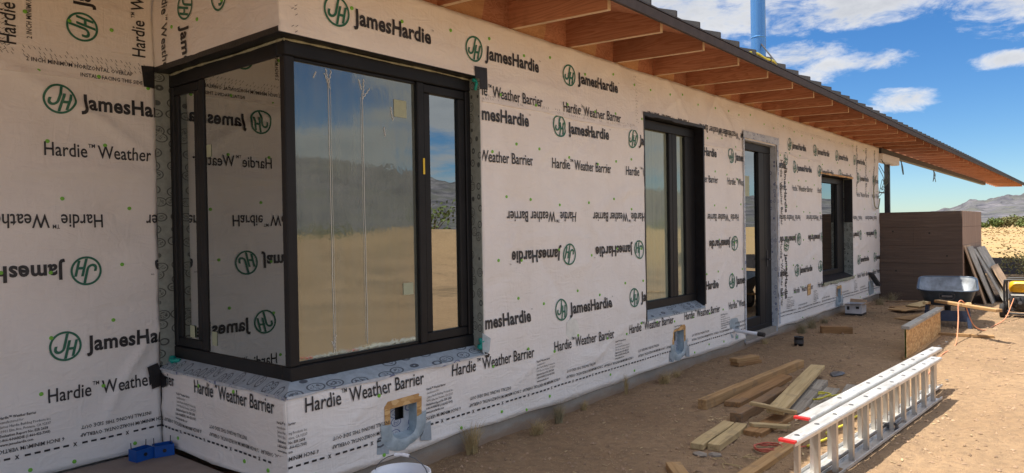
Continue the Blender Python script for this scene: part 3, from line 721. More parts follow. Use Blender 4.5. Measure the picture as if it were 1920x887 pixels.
# ---- foundation, room behind the glass
MB().box(XB+.012, XE-.01, .014, .19, -.35, ZB+.03).build('foundation', 'concrete', house)
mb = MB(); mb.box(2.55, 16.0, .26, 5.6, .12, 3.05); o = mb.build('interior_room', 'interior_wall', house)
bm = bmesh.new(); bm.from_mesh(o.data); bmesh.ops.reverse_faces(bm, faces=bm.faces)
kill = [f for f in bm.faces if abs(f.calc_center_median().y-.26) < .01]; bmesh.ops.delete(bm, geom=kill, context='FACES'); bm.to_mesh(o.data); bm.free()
MB().box(XE-.16, XE-.002, .17, 6, -.3, 3.5).build('end_wall', 'wrap', house)
MB().box(-4, XB, YL+.17, 6, -.3, 3.6).build('rear_volume', 'wrap', house)
slab = tag(MB().box(-6, XB-.006, -.03, YL-.006, -.25, .128).build('porch_slab', 'slab', bevel=.008), kind='structure', label='concrete porch slab in the corner of the house')

# ---- glazing
def frame_boxes(name, boxes, parent, mat='dark_frame', bev=.006):
    mb = MB()
    for b in boxes: mb.box(*b)
    return mb.build(name, mat, parent, bevel=bev)
def pane(parent, x0, x1, z0, z1, y, mat, axis='y'):
    mb = MB()
    if axis == 'y': mb.box(x0, x1, y, y+.008, z0, z1)
    else: mb.box(y, y+.008, x0, x1, z0, z1)
    return mb.build('pane', mat, parent)
bay = empty('corner_window', (2.355, .09, .74), parent=house); bay['label'] = 'large black corner window with filmed panes'
bay.location = (0, 0, 0)
Y0 = .09; X0 = 2.355
frame_boxes('frame', [(X0, 3.925, Y0, .17, .738, .822), (X0, 3.925, Y0, .17, 2.618, 2.712), (X0-.004, X0+.062, Y0-.004, Y0+.05, .824, 2.616),
                      (3.385, 3.448, Y0+.001, .168, .824, 2.616), (3.865, 3.923, Y0+.001, .168, .824, 2.616)], bay)
frame_boxes('frame', [(X0, X0+.08, .172, 1.50, .738, .822), (X0, X0+.08, .172, 1.50, 2.618, 2.712), (X0+.001, X0+.078, 1.03, 1.10, .824, 2.616), (X0+.001, X0+.078, 1.445, 1.498, .824, 2.616)], bay)
def sash(x0, x1, z0, z1, y, axis, w=.062):
    if axis == 'y': bx = [(x0, x1, y, y+.05, z0, z0+w), (x0, x1, y, y+.05, z1-w, z1), (x0, x0+w, y, y+.05, z0+w+.001, z1-w-.001), (x1-w, x1, y, y+.05, z0+w+.001, z1-w-.001)]
    else: bx = [(y, y+.05, x0, x1, z0, z0+w), (y, y+.05, x0, x1, z1-w, z1), (y, y+.05, x0, x0+w, z0+w+.001, z1-w-.001), (y, y+.05, x1-w, x1, z0+w+.001, z1-w-.001)]
    return frame_boxes('sash', bx, bay)
for zz_b in (.823, 2.599): frame_boxes('glazing_bead', [(2.418, 3.384, Y0+.022, Y0+.05, zz_b, zz_b+.018)], bay, bev=.003)
sash(3.450, 3.863, .826, 2.614, Y0+.012, 'y'); sash(1.103, 1.443, .826, 2.614, X0+.004, 'x')
pane(bay, 2.418, 3.384, .824, 2.616, Y0+.035, 'glass_film'); pane(bay, 3.512, 3.802, .888, 2.553, Y0+.035, 'glass_clear')
pane(bay, .135, 1.029, .824, 2.616, X0+.012, 'glass_clear', 'x'); pane(bay, 1.164, 1.382, .888, 2.553, X0+.016, 'glass_clear', 'x')
# film seams, stickers, hinge tag on the glass
yg = Y0+.0325
def film_line(x0, x1, z0, z1, w=.004, wob=.004):
    pts = [(x0+(x1-x0)*k/14+wob*math.sin(k*1.7)*.4, yg, z0+(z1-z0)*k/14) for k in range(15)]
    mb = MB()
    for a, b in zip(pts, pts[1:]): mb.bar(a, b, w, .0012, up=(0, 1, 0))
    return mb.build('film_seam', 'paper_white', bay)
film_line(2.675, 2.685, 2.50, .86, .0028); film_line(2.690, 2.698, 2.50, .86, .0013); film_line(2.935, 2.945, 2.48, .88, .0028); film_line(2.922, 2.932, 2.45, .90, .0012)
for (xa, za, xb_, zb) in ((2.675, 2.48, 2.70, 2.585), (2.69, 2.47, 2.65, 2.56), (2.68, 2.5, 2.66, 2.59), (2.935, 2.44, 3.0, 2.52), (2.93, 2.5, 2.91, 2.56), (2.945, 2.47, 2.95, 2.57), (3.17, 2.42, 3.19, 2.33), (3.11, 2.28, 3.12, 2.22), (2.57, 2.52, 2.59, 2.56), (2.685, .9, 2.70, .97), (2.69, .88, 2.67, .93)):
    film_line(xa, xb_, za, zb, .004, .012)
frame_boxes('sticker', [(3.20, 3.31, yg-.001, yg+.001, 2.36, 2.475)], bay, 'sticker_pale', 0); frame_boxes('sticker', [(3.255, 3.345, yg-.001, yg+.001, 1.165, 1.245)], bay, 'sticker_pale', 0)
frame_boxes('hinge_tag', [(3.425, 3.441, Y0-.003, Y0-.0005, 1.985, 2.095)], bay, 'sticker_yellow', 0)
xg = X0+.0095
frame_boxes('sticker', [(xg-.001, xg+.001, .955, 1.01, 2.10, 2.18)], bay, 'sticker_pale', 0); frame_boxes('sticker', [(xg-.001, xg+.001, .93, .99, .87, .96)], bay, 'sticker_pale', 0)
frame_boxes('sticker', [(xg-.001, xg+.001, 1.22, 1.28, .90, .98)], bay, 'sticker_pale', 0)
# sill, jambs and head of the opening, sealed with tape
mb = MB()
mb.add([(XB-.006, -.006, .680), (3.925, -.006, .680), (3.925, .10, .742), (X0, .10, .742), (XB-.006, YL, .680), (X0, YL, .742),
        (XB-.006, -.006, .62), (3.94, -.006, .628), (XB-.006, YL, .648)], [(0, 1, 2, 3), (0, 3, 5, 4)])
mb.build('sill_flashing', 'flashing_tape', house)
def wav_strip(w, u0, u1, z0, z1, n_out, mat, name, wig=.006, par=None, step=.05):
    k = max(2, int(abs(u1-u0)/step)); v = []; f = []
    for i in range(k+1):
        u = u0+(u1-u0)*i/k; a = wig*math.sin(u*9.3+z0*5)+wig*.6*math.sin(u*23)
        v += [PL[w](u, z0+a, n_out-.001), PL[w](u, z1, n_out), PL[w](u, z1, n_out-.004), PL[w](u, z0+a, n_out-.004)]
    for i in range(k):
        a = 4*i; b = a+4; f += [(a, b, b+1, a+1), (a+1, b+1, b+2, a+2), (a, a+3, b+3, b)]
    return MB().add(v, f).build(name, mat, par or house)
wav_strip('F', XB-.006, 3.95, .669, .683, .012, 'blue_tape', 'sill_tape'); wav_strip('B', 0.01, YL+.006, .669, .683, .012, 'blue_tape', 'sill_tape')
frame_boxes('jamb_flashing', [(3.912, 3.9185, -.004, .10, .69, 2.712)], house, 'jamb_tape', 0); frame_boxes('jamb_flashing', [(XB-.004, X0+.02, YL-.012, YL-.004, .70, 2.712)], house, 'jamb_tape', 0)
frame_boxes('head_tape', [(XB-.004, 3.915, -.003, .10, 2.7125, 2.716)], house, 'black_tape', 0); frame_boxes('head_tape', [(XB-.004, X0+.02, .101, YL-.014, 2.7125, 2.716)], house, 'black_tape', 0)
wav_strip('B', 0.012, YL, 2.71, 2.745, .006, 'black_tape', 'head_tape', .003)
def bead(pts, r, mat, name='sealant_bead'):
    P = catmull(pts, 6); rg_ = random.Random(len(P)); return MB().tube(P, [r*rg_.uniform(.5, 1.5) for _ in P], 6).build(name, mat, house, smooth=True)
bead([(X0-.006, YL-.05, 2.70), (X0-.008, 1.1, 2.705), (X0-.006, .6, 2.70), (X0-.008, .12, 2.704), (X0-.006, Y0-.006, 2.702)], .007, 'seal_foam')
bead([(X0, Y0-.007, 2.704), (2.7, Y0-.006, 2.707), (3.1, Y0-.008, 2.703), (3.5, Y0-.006, 2.707), (3.9, Y0-.007, 2.702)], .006, 'seal_foam')
def patch(pl, pts, n, mat, name='tape_patch'):
    v = [pl(u, z, n) for u, z in pts]+[pl(u, z, n-.003) for u, z in pts]; k = len(pts)
    return MB().add(v, [tuple(range(k))]+[(i, (i+1) % k, (i+1) % k+k, i+k) for i in range(k)]).build(name, mat, house)
patch(PL['F'], [(3.865, 2.785), (3.998, 2.79), (4.002, 2.632), (3.918, 2.625), (3.915, 2.70), (3.868, 2.70)], .008, 'black_tape'); patch(PL['L'], [(2.175, 2.745), (2.262, 2.752), (2.262, 2.60), (2.19, 2.605)], .008, 'black_tape')
patch(PL['L'], [(2.17, .70), (2.24, .72), (2.262, .66), (2.262, .56), (2.20, .545)], .012, 'black_tape'); patch(PL['B'], [(.004, .66), (.09, .625), (.10, .57), (.05, .55), (.004, .56)], .012, 'black_tape')
patch(PL['F'], [(3.90, .84), (3.99, .79), (3.975, .70), (3.93, .66), (3.90, .70)], .007, 'membrane'); patch(PL['F'], [(3.92, .70), (3.975, .675), (3.965, .655), (3.93, .655)], .010, 'black_tape')
bead([(3.905, .03, .72), (3.912, .01, .76), (3.905, .02, .80)], .022, 'teal_plastic', 'corner_sealant'); bead([(3.90, .05, 2.70), (3.91, .02, 2.68), (3.905, .03, 2.62)], .014, 'teal_plastic', 'corner_sealant')
bead([(X0-.01, 1.48, .745), (X0-.05, 1.45, .73), (X0-.02, 1.38, .735)], .018, 'teal_plastic', 'corner_sealant')

# windows further along
def std_window(name, label, x0, x1, z0, z1, yf, stiles, panes, gmat, reveal, sill, rev_r, head='black_tape'):
    w = empty(name, (0, 0, 0), parent=house); w['label'] = label
    zb, zt = z0+.075, z1-.012
    frame_boxes('frame', [(x0+.01, x1-.008, yf, yf+.07, zb, zb+.085), (x0+.01, x1-.008, yf, yf+.07, zt-.10, zt)]+[(a, b, yf+.001, yf+.069, zb+.0855, zt-.1005) for a, b in stiles], w)
    for a, b in panes: pane(w, a, b, zb+.0855, zt-.1005, yf+.035, gmat)
    frame_boxes('jamb_flashing', [(x1-.006, x1+.001, -.003, yf+.05, z0+.02, z1-.002)], w, rev_r, 0); frame_boxes('jamb_flashing', [(x0-.001, x0+.006, -.003, yf+.05, z0+.02, z1-.002)], w, reveal, 0)
    frame_boxes('head_flashing', [(x0, x1, -.003, yf+.05, z1-.006, z1+.001)], w, head, 0)
    MB().add([(x0, -.006, z0+.004), (x1, -.006, z0+.004), (x1, yf+.02, zb+.003), (x0, yf+.02, zb+.003), (x0, -.006, z0-.012), (x1, -.006, z0-.012)], [(0, 1, 2, 3), (4, 5, 1, 0)]).build('sill_flashing', sill, w)
    return w
w2 = std_window('window', 'black two-light window between the corner window and the door', 6.37, 7.74, .665, 2.72, .10, [(6.38, 6.45), (7.10, 7.17), (7.172, 7.285), (7.49, 7.73)], [(6.45, 7.10), (7.285, 7.49)], 'glass_film_pale', 'black_tape', 'flashing_tape', 'black_tape')
for a in ((6.352, 6.372, .64, 2.74), (7.735, 7.765, .70, 2.72)): frame_boxes('edge_tape', [(a[0], a[1], -.007, -.001, a[2], a[3])], w2, 'black_tape', 0)
wav_strip('F', 6.345, 7.80, 2.712, 2.745, .010, 'black_tape', 'edge_tape', .006, w2)
door = std_window('door', 'black glazed entrance door with a narrow frame', 8.94, 10.12, .08, 2.70, .07, [(8.95, 9.04), (9.66, 9.86), (9.862, 10.108)], [(9.04, 9.66)], 'glass_door', 'blue_tape', 'slab', 'blue_tape', 'blue_tape')
frame_boxes('kick_rail', [(9.04, 9.66, .071, .139, .241, .36)], door)
h = MB(); h.bar((9.93, .068, 1.02), (9.93, .068, 1.24), .045, .012, up=(0, 1, 0)); h.tube([(9.93, .06, 1.12), (9.93, .01, 1.12), (9.82, .005, 1.12)], .010, 8); h.build('handle', 'steel_dark', door)
frame_boxes('sticker', [(9.16, 9.40, .103, .1045, 1.98, 2.25)], door, 'sticker_pale', 0)
for a, b in ((8.90, 8.935), (10.125, 10.19)): patch(PL['F'], [(a, 2.74), (b, 2.735), (b, .2), (a, .21)], .022, 'blue_tape', 'edge_tape').parent = door
patch(PL['F'], [(8.90, 2.80), (10.20, 2.81), (10.20, 2.712), (8.90, 2.712)], .024, 'blue_tape', 'edge_tape').parent = door
w3 = std_window('window', 'black window with taped reveal beside the far end of the wall', 12.25, 14.15, .63, 2.42, .15, [(12.26, 12.36), (13.72, 14.14)], [(12.36, 13.72)], 'glass_dark', 'blue_tape', 'black_tape', 'jamb_tape')
wav_strip('F', 12.2, 14.2, 2.415, 2.445, .008, 'osb', 'exposed_sheathing', .004, w3); wav_strip('F', 12.26, 14.18, .585, .632, .02, 'seal_foam', 'foam_edge', .012, w3)
frame_boxes('jamb_tape_patch', [(14.138, 14.143, -.002, .14, 1.62, 2.40)], w3, 'black_tape', 0)

# utility openings low in the wall
def vent(x0, x1, z0, z1, label, s=1.0):
    v = empty('utility_opening', (0, 0, 0), parent=house); v['label'] = label
    # sheathing left bare round the cut
    out = [(x0-.045, z0+.09), (x0-.048, z1+.02), (x0-.02, z1+.05), (x1+.015, z1+.055), (x1+.045, z1+.03), (x1+.042, z0+.12)]
    inn = [(x0, z0+.09), (x0, z1), (x0+.01, z1), (x1-.01, z1), (x1, z1), (x1, z0+.12)]
    vv = [(a, -.0055, b) for a, b in out]+[(a, -.0055, b) for a, b in inn]; MB().add(vv, [(i, i+1, i+7, i+6) for i in range(5)]).build('bare_sheathing', 'osb', v)
    i_ = .003; x0, x1, z0, z1 = x0+i_, x1-i_, z0+i_, z1-i_
    mb = MB(); mb.add([(x0, -.003, z0), (x1, -.003, z0), (x1, -.003, z1), (x0, -.003, z1), (x0, .075, z0+.02), (x1, .075, z0+.02), (x1, .075, z1), (x0, .075, z1)],
                      [(0, 1, 5, 4), (1, 2, 6, 5), (2, 3, 7, 6), (3, 0, 4, 7)]); mb.build('lining', 'membrane', v)
    wq_ = x1-x0
    for (a_, b_, c_) in ((x0, x0+.45*wq_, z1), (x0+.80*wq_, x1, z1), (x0+.45*wq_, x0+.80*wq_, z0+.5*(z1-z0))): MB().box(a_, b_, .07, .078, z0, c_).build('backing', 'blue_tape', v)
    MB().box(x0, x1, .11, .12, z0, z1).build('cavity', 'black_tape', v)
    # skirt of membrane round the lower half
    N = 14; vv = []; f = []
    cx_ = (x0+x1)/2; hw_ = (x1-x0)/2
    for i in range(N+1):
        a = math.pi*i/N; px_ = cx_-math.cos(a)*(hw_-.004); pz_ = z0+.115-math.sin(a)**.55*.115
        qx = cx_-math.cos(a)*(hw_+.085); qz = z0+.125-math.sin(a)**.6*.20+(.02 if i > N/2 else 0)
        vv += [(px_, -.010, pz_), (cx_-math.cos(a)*(hw_+.04), -.022-.008*math.sin(i*2.1), (pz_+qz)/2), (qx, -.008, qz)]
    for i in range(N):
        a = 3*i; b = a+3; f += [(a, b, b+1, a+1), (a+1, b+1, b+2, a+2)]
    MB().add(vv, f).build('flashing_skirt', 'membrane', v, smooth=True)
    for sx_ in (x0-.12, x1+.03): MB().add([(sx_, -.007, z0-.05), (sx_+.10, -.007, z0-.07), (sx_+.095, -.007, z0+.06), (sx_+.01, -.007, z0+.05)], [(0, 1, 2, 3)]).build('tape_patch', 'flashing_tape', v)
    return v
vent(3.01, 3.24, .25, .465, 'square utility opening under the corner window'); vent(6.95, 7.18, .225, .475, 'utility opening below the two-light window'); vent(13.09, 13.31, .22, .47, 'utility opening below the far window')
# repaired patch, pipe stub, far conduit
patch(PL['F'], [(4.98, .80), (5.05, .83), (5.13, .80), (5.16, .72), (5.10, .66), (5.02, .64), (4.96, .70)], .006, 'paper_white', 'repair_patch')
st = empty('pipe_stub', (0, 0, 0), parent=house)
MB().tube([(8.58, .05, .30), (8.52, -.33, .285)], .022, 12).build('pipe', 'white_plastic', st, smooth=True); MB().tube([(8.522, -.32, .2855), (8.512, -.40, .282)], .027, 12).build('pipe_cap', 'black_plastic', st)
patch(PL['F'], [(8.42, .48), (8.70, .50), (8.74, .36), (8.68, .17), (8.50, .16), (8.44, .28)], .008, 'membrane', 'flashing_patch').parent = st
d_ = MB(); d_.bar((15.3, -.03, .62), (15.55, -.12, .36), .10, .05); d_.build('vent_hood', 'steel_dark', house, bevel=.008); patch(PL['F'], [(15.25, .45), (15.7, .46), (15.72, .2), (15.3, .18)], .008, 'membrane')
patch(PL['F'], [(11.47, .66), (11.62, .67), (11.62, .50), (11.45, .49)], .007, 'osb')

# ---- roof
def rb(y): return 3.15+.035*y                              # underside of a rafter
def dk(y): return 3.513+.33*y                             # underside of the deck
roof = empty('roof', (0, 0, 0), parent=house); roof['label'] = 'long low roof with open plywood rafters'
def sheared(mb, x0, x1, y0, y1, zf, th, mi=0):
    return mb.add([(x0, y0, zf(y0)), (x1, y0, zf(y0)), (x1, y1, zf(y1)), (x0, y1, zf(y1)), (x0, y0, zf(y0)+th), (x1, y0, zf(y0)+th), (x1, y1, zf(y1)+th), (x0, y1, zf(y1)+th)],
                  [(0, 3, 2, 1), (4, 5, 6, 7), (0, 1, 5, 4), (1, 2, 6, 5), (2, 3, 7, 6), (3, 0, 4, 7)], mi)
mb = MB(); sheared(mb, -5, 16.9, -.945, 6.2, dk, .02); sheared(mb, 16.9, 39.9, -.945, .12, dk, .02); mb.build('roof_deck', 'plywood_red', roof)
mb = MB(); sheared(mb, -5.02, 16.92, -.975, 6.25, lambda y: dk(y)+.022, .012); sheared(mb, 16.92, 39.95, -.975, .14, lambda y: dk(y)+.022, .012); mb.build('roof_sheet', 'roof_metal', roof)
MB().box(-5, 39.95, -.972, -.948, 3.137, 3.207).build('fascia', 'fascia_metal', roof)
mb = MB(); yt = -.858
mb.add([(-.021, yt, rb(yt)), (.021, yt, rb(yt)), (.021, yt, dk(yt)), (-.021, yt, dk(yt))], [(0, 1, 2, 3)], 1)
mb.add([(-.021, yt, rb(yt)), (.021, yt, rb(yt)), (.021, .15, rb(.15)), (-.021, .15, rb(.15))], [(0, 3, 2, 1)], 1)
for s in (-.021, .021): mb.add([(s, yt, rb(yt)), (s, .15, rb(.15)), (s, .15, dk(.15)), (s, yt, dk(yt))], [(0, 1, 2, 3)], 0)
raf = mb.mesh('rafter'); raf.materials.append(M['plywood_red']); raf.materials.append(M['rafter_edge'])
kb = MB().add([(0, .034, 3.10), (.40, .034, 3.10), (.50, .034, 3.50), (0, .034, 3.50), (0, .05, 3.10), (.40, .05, 3.10), (.50, .05, 3.50), (0, .05, 3.50)], [(0, 1, 2, 3), (1, 5, 6, 2), (4, 0, 3, 7)]).mesh('blocking'); kb.materials.append(M['plywood_orange_lit'])  # orange tone paints the lit part of the blocking, slanted edge its shade line
kr = MB().add([(.40, .036, 3.10), (.735, .036, 3.10), (.735, .036, 3.50), (.50, .036, 3.50), (.40, .05, 3.1), (.735, .05, 3.1)], [(0, 1, 2, 3), (4, 5, 1, 0)]).mesh('blocking'); kr.materials.append(M['plywood_red'])  # same blocking beyond that edge, shade put into the redder colour
def inst(name, me, loc, parent):
    o = bpy.data.objects.new(name, me); COL.objects.link(o); o.parent = parent; o.location = loc; return o
for k in range(-7, 46):
    x = 4.334+.775*k
    inst('rafter', raf, (x, 0, 0), roof)
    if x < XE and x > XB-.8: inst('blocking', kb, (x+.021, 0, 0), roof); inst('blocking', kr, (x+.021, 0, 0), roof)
rib = MB(); sheared(rib, -.012, .012, -.978, .0, lambda y: dk(y)-dk(-.97)+.0, .05); rib = rib.mesh('standing_seam'); rib.materials.append(M['roof_metal'])
k = 0
while 4.716+.415*(k-10) < 39.8: inst('standing_seam', rib, (4.716+.415*(k-10), 0, dk(-.97)+.030), roof); k += 1
# steel of the open walkway beyond the end wall
MB().box(16.21, 33.7, -.055, .055, 3.02, 3.142).build('walkway_beam', 'steel_dark', house, bevel=.006)
MB().box(17.16, 17.26, .0, .10, 1.6, 3.018).build('walkway_post', 'steel_dark', house, bevel=.005)
MB().bar((16.2, .08, 2.245), (17.16, .08, 2.245), .02, .025).build('brace_bar', 'steel_dark', house)
mb = MB(); mb.box(16.2, 17.75, -.09, .075, 2.86, 3.03); mb.build('wrapped_beam', 'wrap', house, bevel=.012)
rg = random.Random(3)
for i in range(4):
    x = 16.05+rg.uniform(-.1, .25); z = 2.95-rg.uniform(0, .3)
    MB().tube(catmull([(x, -.05, z), (x+rg.uniform(-.1, .2), -.1-rg.uniform(0, .1), z-.25), (x+rg.uniform(-.1, .3), -.12, z-.45), (x+rg.uniform(.0, .35), -.1, z-.3-rg.uniform(0, .3)), (x+.05, -.03, z-.6)], 6), .006, 5).build('loose_cable', 'cable', house)
for x0 in (17.9, 22.0):
    for i in range(3): MB().tube(catmull([(x0+.05*i, -.08, 2.98), (x0+rg.uniform(-.1, .2), -.1, 2.85), (x0+rg.uniform(-.25, .25), -.1, 2.68)], 5), .009, 5).build('loose_cable', 'cable', house)
MB().tube(catmull([(15.85, -.03, 2.55), (15.6, -.04, 2.3), (15.65, -.04, 1.95), (15.95, -.04, 1.9), (16.1, -.04, 2.1)], 8), .012, 6).build('loose_cable', 'seal_foam', house)
# flue
fl = empty('chimney', (14.95, 2.0, 3.6), parent=house); fl['label'] = 'tall shiny steel flue pipe with brace rods'
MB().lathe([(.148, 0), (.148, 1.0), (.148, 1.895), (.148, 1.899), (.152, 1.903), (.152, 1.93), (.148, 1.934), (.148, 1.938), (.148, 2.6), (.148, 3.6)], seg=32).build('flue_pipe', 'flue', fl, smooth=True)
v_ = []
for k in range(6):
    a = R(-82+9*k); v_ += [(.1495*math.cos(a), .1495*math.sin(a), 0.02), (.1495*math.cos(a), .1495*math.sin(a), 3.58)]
MB().add(v_, [(2*k, 2*k+2, 2*k+3, 2*k+1) for k in range(5)]).build('pale_strip', 'alu', fl, smooth=True)  # paler upright strip on one side of the pipe
MB().tube([(-.1, -.1, 1.75), (-1.5, -1.2, .55)], .016, 6).build('brace_rod', 'steel_dark', fl); MB().tube([(-.1, .1, 1.2), (-.9, .5, .2)], .016, 6).build('brace_rod', 'steel_dark', fl)
MB().tube(catmull([(6.75, -.93, 3.245), (6.9, -.955, 3.255), (7.1, -.96, 3.24), (7.3, -.965, 3.25), (7.5, -.93, 3.24)], 6), .013, 7).build('yellow_hose', 'yellow_cord', house)

# ================================================================== BROWN COURTYARD WALL
bwall = tag(empty('courtyard_wall', (16.2, 0, 0)), 'dark brown board-formed wall closing the far end of the yard', 'wall')
mb = MB(); z = 0; j = 0
hts = [.42, .36, .36, .36, .31]
for i, hh_ in enumerate(hts):
    inst_o = MB().box(.006+.002*(i % 2), 2.85, -1.466+.002*(i % 2), .6, z-(.3 if i == 0 else 0), z+hh_-.002).build('course', ['brown_face', 'brown_end_lit'], bwall, bevel=.0025)
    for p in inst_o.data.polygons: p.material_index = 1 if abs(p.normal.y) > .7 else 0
    z += hh_
for yy in (-.62,): MB().box(.0045, .0085, yy-.003, yy+.003, .0, z-.004).build('panel_joint', 'brown_face', bwall)
for yy, zz in ((-.25, 1.42), (-.9, 1.38), (-1.2, .93), (-.3, .62)): MB().lathe([(0, -.002), (.016, -.002), (.018, .004)], (.006, yy, zz), 10, axis='x').build('tie_hole', 'rubber', bwall)
MB().box(.04, 2.83, -1.445, .58, -.2, z-.02).build('core', 'brown_face', bwall)

# ================================================================== THINGS IN THE YARD
gh = ground_h
def board(name, label, a, b, w, h, mat, za=None, zb=None, cat='board', group='offcuts on the dirt', twist=0.0, skew=0.0):
    za = (gh(*a)-.004) if za is None else za; zb = (gh(*b)-.004) if zb is None else zb
    A = Vector((a[0], a[1], za)); B = Vector((b[0], b[1], zb)); L = (B-A).length
    mb = MB(); n = 6; v = []; f = []; rg_ = random.Random(label)
    for i in range(n+1):
        x = L*i/n; by = .004*math.sin(i*.9+len(label)); bz = .003*math.sin(i*.7+1)
        sk = skew*(1 if i == n else -1 if i == 0 else 0)
        for (yy, zz) in ((-w/2, 0), (w/2, 0), (w/2, h), (-w/2, h)): v.append((x+sk*yy, yy+by, zz+bz))
    for i in range(n):
        for k in range(4): f.append((i*4+k, i*4+(k+1) % 4, i*4+4+(k+1) % 4, i*4+4+k))
    f += [(3, 2, 1, 0), tuple(n*4+k for k in range(4))]
    mb.add(v, f); me = mb.mesh(name)
    bm = bmesh.new(); bm.from_mesh(me); bmesh.ops.bevel(bm, geom=[e for e in bm.edges if e.calc_face_angle(0) > .8], offset=.004, segments=1, affect='EDGES'); bm.to_mesh(me); bm.free()
    o = link(name, me, mat); d = (B-A).normalized(); sd = Vector((0, 0, 1)).cross(d).normalized(); up = d.cross(sd)
    if twist: q = Matrix.Rotation(twist, 3, d); sd = q@sd; up = q@up
    mm = Matrix((d, sd, up)).transposed().to_4x4(); mm.translation = A; o.matrix_world = mm
    return tag(o, label, cat, group)
board('timber', 'long square brown timber, nearest the house of the scattered lumber', (5.76, -.85), (8.12, -.94), .075, .088, 'wood_tan')
board('plank', 'flat brown plank lying beside the long square timber', (6.02, -1.02), (7.46, -1.0), .135, .045, 'wood_brown', skew=.2)
board('timber', 'dark weathered timber half hidden under the wide pale plank', (5.55, -1.24), (6.75, -1.20), .095, .085, 'wood_dark')
board('plank', 'brown plank on the ground under the near end of the wide pale plank', (5.27, -1.475), (6.35, -1.50), .14, .045, 'wood_brown')
board('plank', 'grey weathered plank alongside the wide pale plank', (6.00, -1.53), (7.46, -1.335), .14, .06, 'wood_grey')
board('plank', 'wide pale plank lying on top of the other lumber', (5.70, -1.495), (7.80, -1.215), .135, .042, 'wood_pale', .088, .085, skew=-.1)
board('batten', 'short thin batten laid crosswise over the wide pale plank', (5.70, -1.30), (5.66, -1.68), .035, .030, 'wood_pale', .133, .128)
board('stake', 'short pale pointed stake resting on the brown plank', (5.40, -1.42), (5.54, -1.67), .055, .028, 'wood_pale', .045, .045, skew=.5)
board('plank_offcut', 'short pale plank offcut, house side of the adjoining pair', (4.69, -1.305), (5.41, -1.235), .092, .045, 'wood_pale')
board('plank_offcut', 'short pale plank offcut, ladder side of the adjoining pair', (4.755, -1.405), (5.43, -1.335), .092, .048, 'wood_pale')
board('plank_offcut', 'plank end poking in at the bottom edge of the picture', (4.27, -1.33), (3.93, -1.64), .10, .045, 'wood_tan')
board('timber', 'brown two-by-four running under the near end of the ladder', (3.95, -1.775), (5.60, -1.80), .085, .042, 'wood_tan')
board('lumber_block', 'lower block of the little lumber stack near the wall', (7.70, -.36), (8.10, -.47), .115, .045, 'wood_brown')
board('lumber_block', 'upper block of the little lumber stack near the wall', (7.69, -.35), (8.09, -.45), .11, .042, 'wood_tan', gh(7.7, -.36)+.042, gh(8.1, -.47)+.042)
board('lumber_block', 'reddish lumber block on the dirt before the door', (10.75, -.40), (10.96, -.76), .12, .10, 'wood_brown')
board('plank', 'thin pale board half covered by the coil of yellow cord', (6.40, -1.60), (7.35, -1.47), .15, .02, 'wood_grey')
board('plank', 'narrow grey board next to the yellow cord', (6.75, -1.72), (7.6, -1.60), .10, .02, 'wood_grey')
# lath and chips in front of the wheelbarrow
for i, (a, b, w_, za, zb, lab, mt) in enumerate([((13.0, -1.02), (13.75, -1.30), .30, .03, .05, 'flat sheathing scrap nearest the long joist', 'wood_tan'), ((13.9, -.75), (14.55, -1.1), .34, .06, .13, 'tilted sheathing scrap on top of the scrap heap', 'wood_tan'),
                                           ((14.2, -.95), (14.7, -1.25), .28, .12, .22, 'pale scrap propped up against the wheelbarrow', 'wood_pale'), ((15.6, -.25), (15.9, -.75), .10, .03, .05, 'dark stick lying by the brown wall', 'wood_dark'), ((14.6, -.6), (15.2, -.9), .25, .03, .04, 'brown scrap at the back of the scrap heap', 'wood_brown')]):
    board('wood_scrap', lab, a, b, w_, .018, mt, gh(*a)+za-.03, gh(*b)+zb-.03, 'wood scrap', 'scraps by the wheelbarrow')
board('timber', 'two-by-four spanning from the joist over the wheelbarrow handles', (12.0, -1.66), (11.10, -2.50), .09, .04, 'wood_tan', .422, .425, group='sticks by the wheelbarrow')
board('timber', 'two-by-four flat on sunlit dirt by the wheelbarrow', (11.55, -1.72), (11.59, -2.40), .06, .038, 'wood_tan', group='sticks by the wheelbarrow')

# I-joist offcut
ij = tag(empty('i_joist', (9.36, -1.745, gh(9.36, -1.745)-.01)), 'upright I-joist offcut with oriented strand web', 'joist')
Lj = 2.35
MB().box(0, Lj, -.045, .045, .0, .038).build('flange', 'wood_tan', ij, bevel=.003); MB().box(0, Lj, -.045, .045, .372, .41).build('flange', 'flange_grey', ij, bevel=.003)
MB().box(.002, Lj-.002, -.006, .006, .038, .372).build('web', 'osb', ij)
MB().add([(0, -.007, .04), (0, .007, .04), (0, .007, .37), (0, -.007, .37)], [(0, 1, 2, 3)]).build('painted_end', 'cap_green', ij); ij.children[-1].location.x = -.002

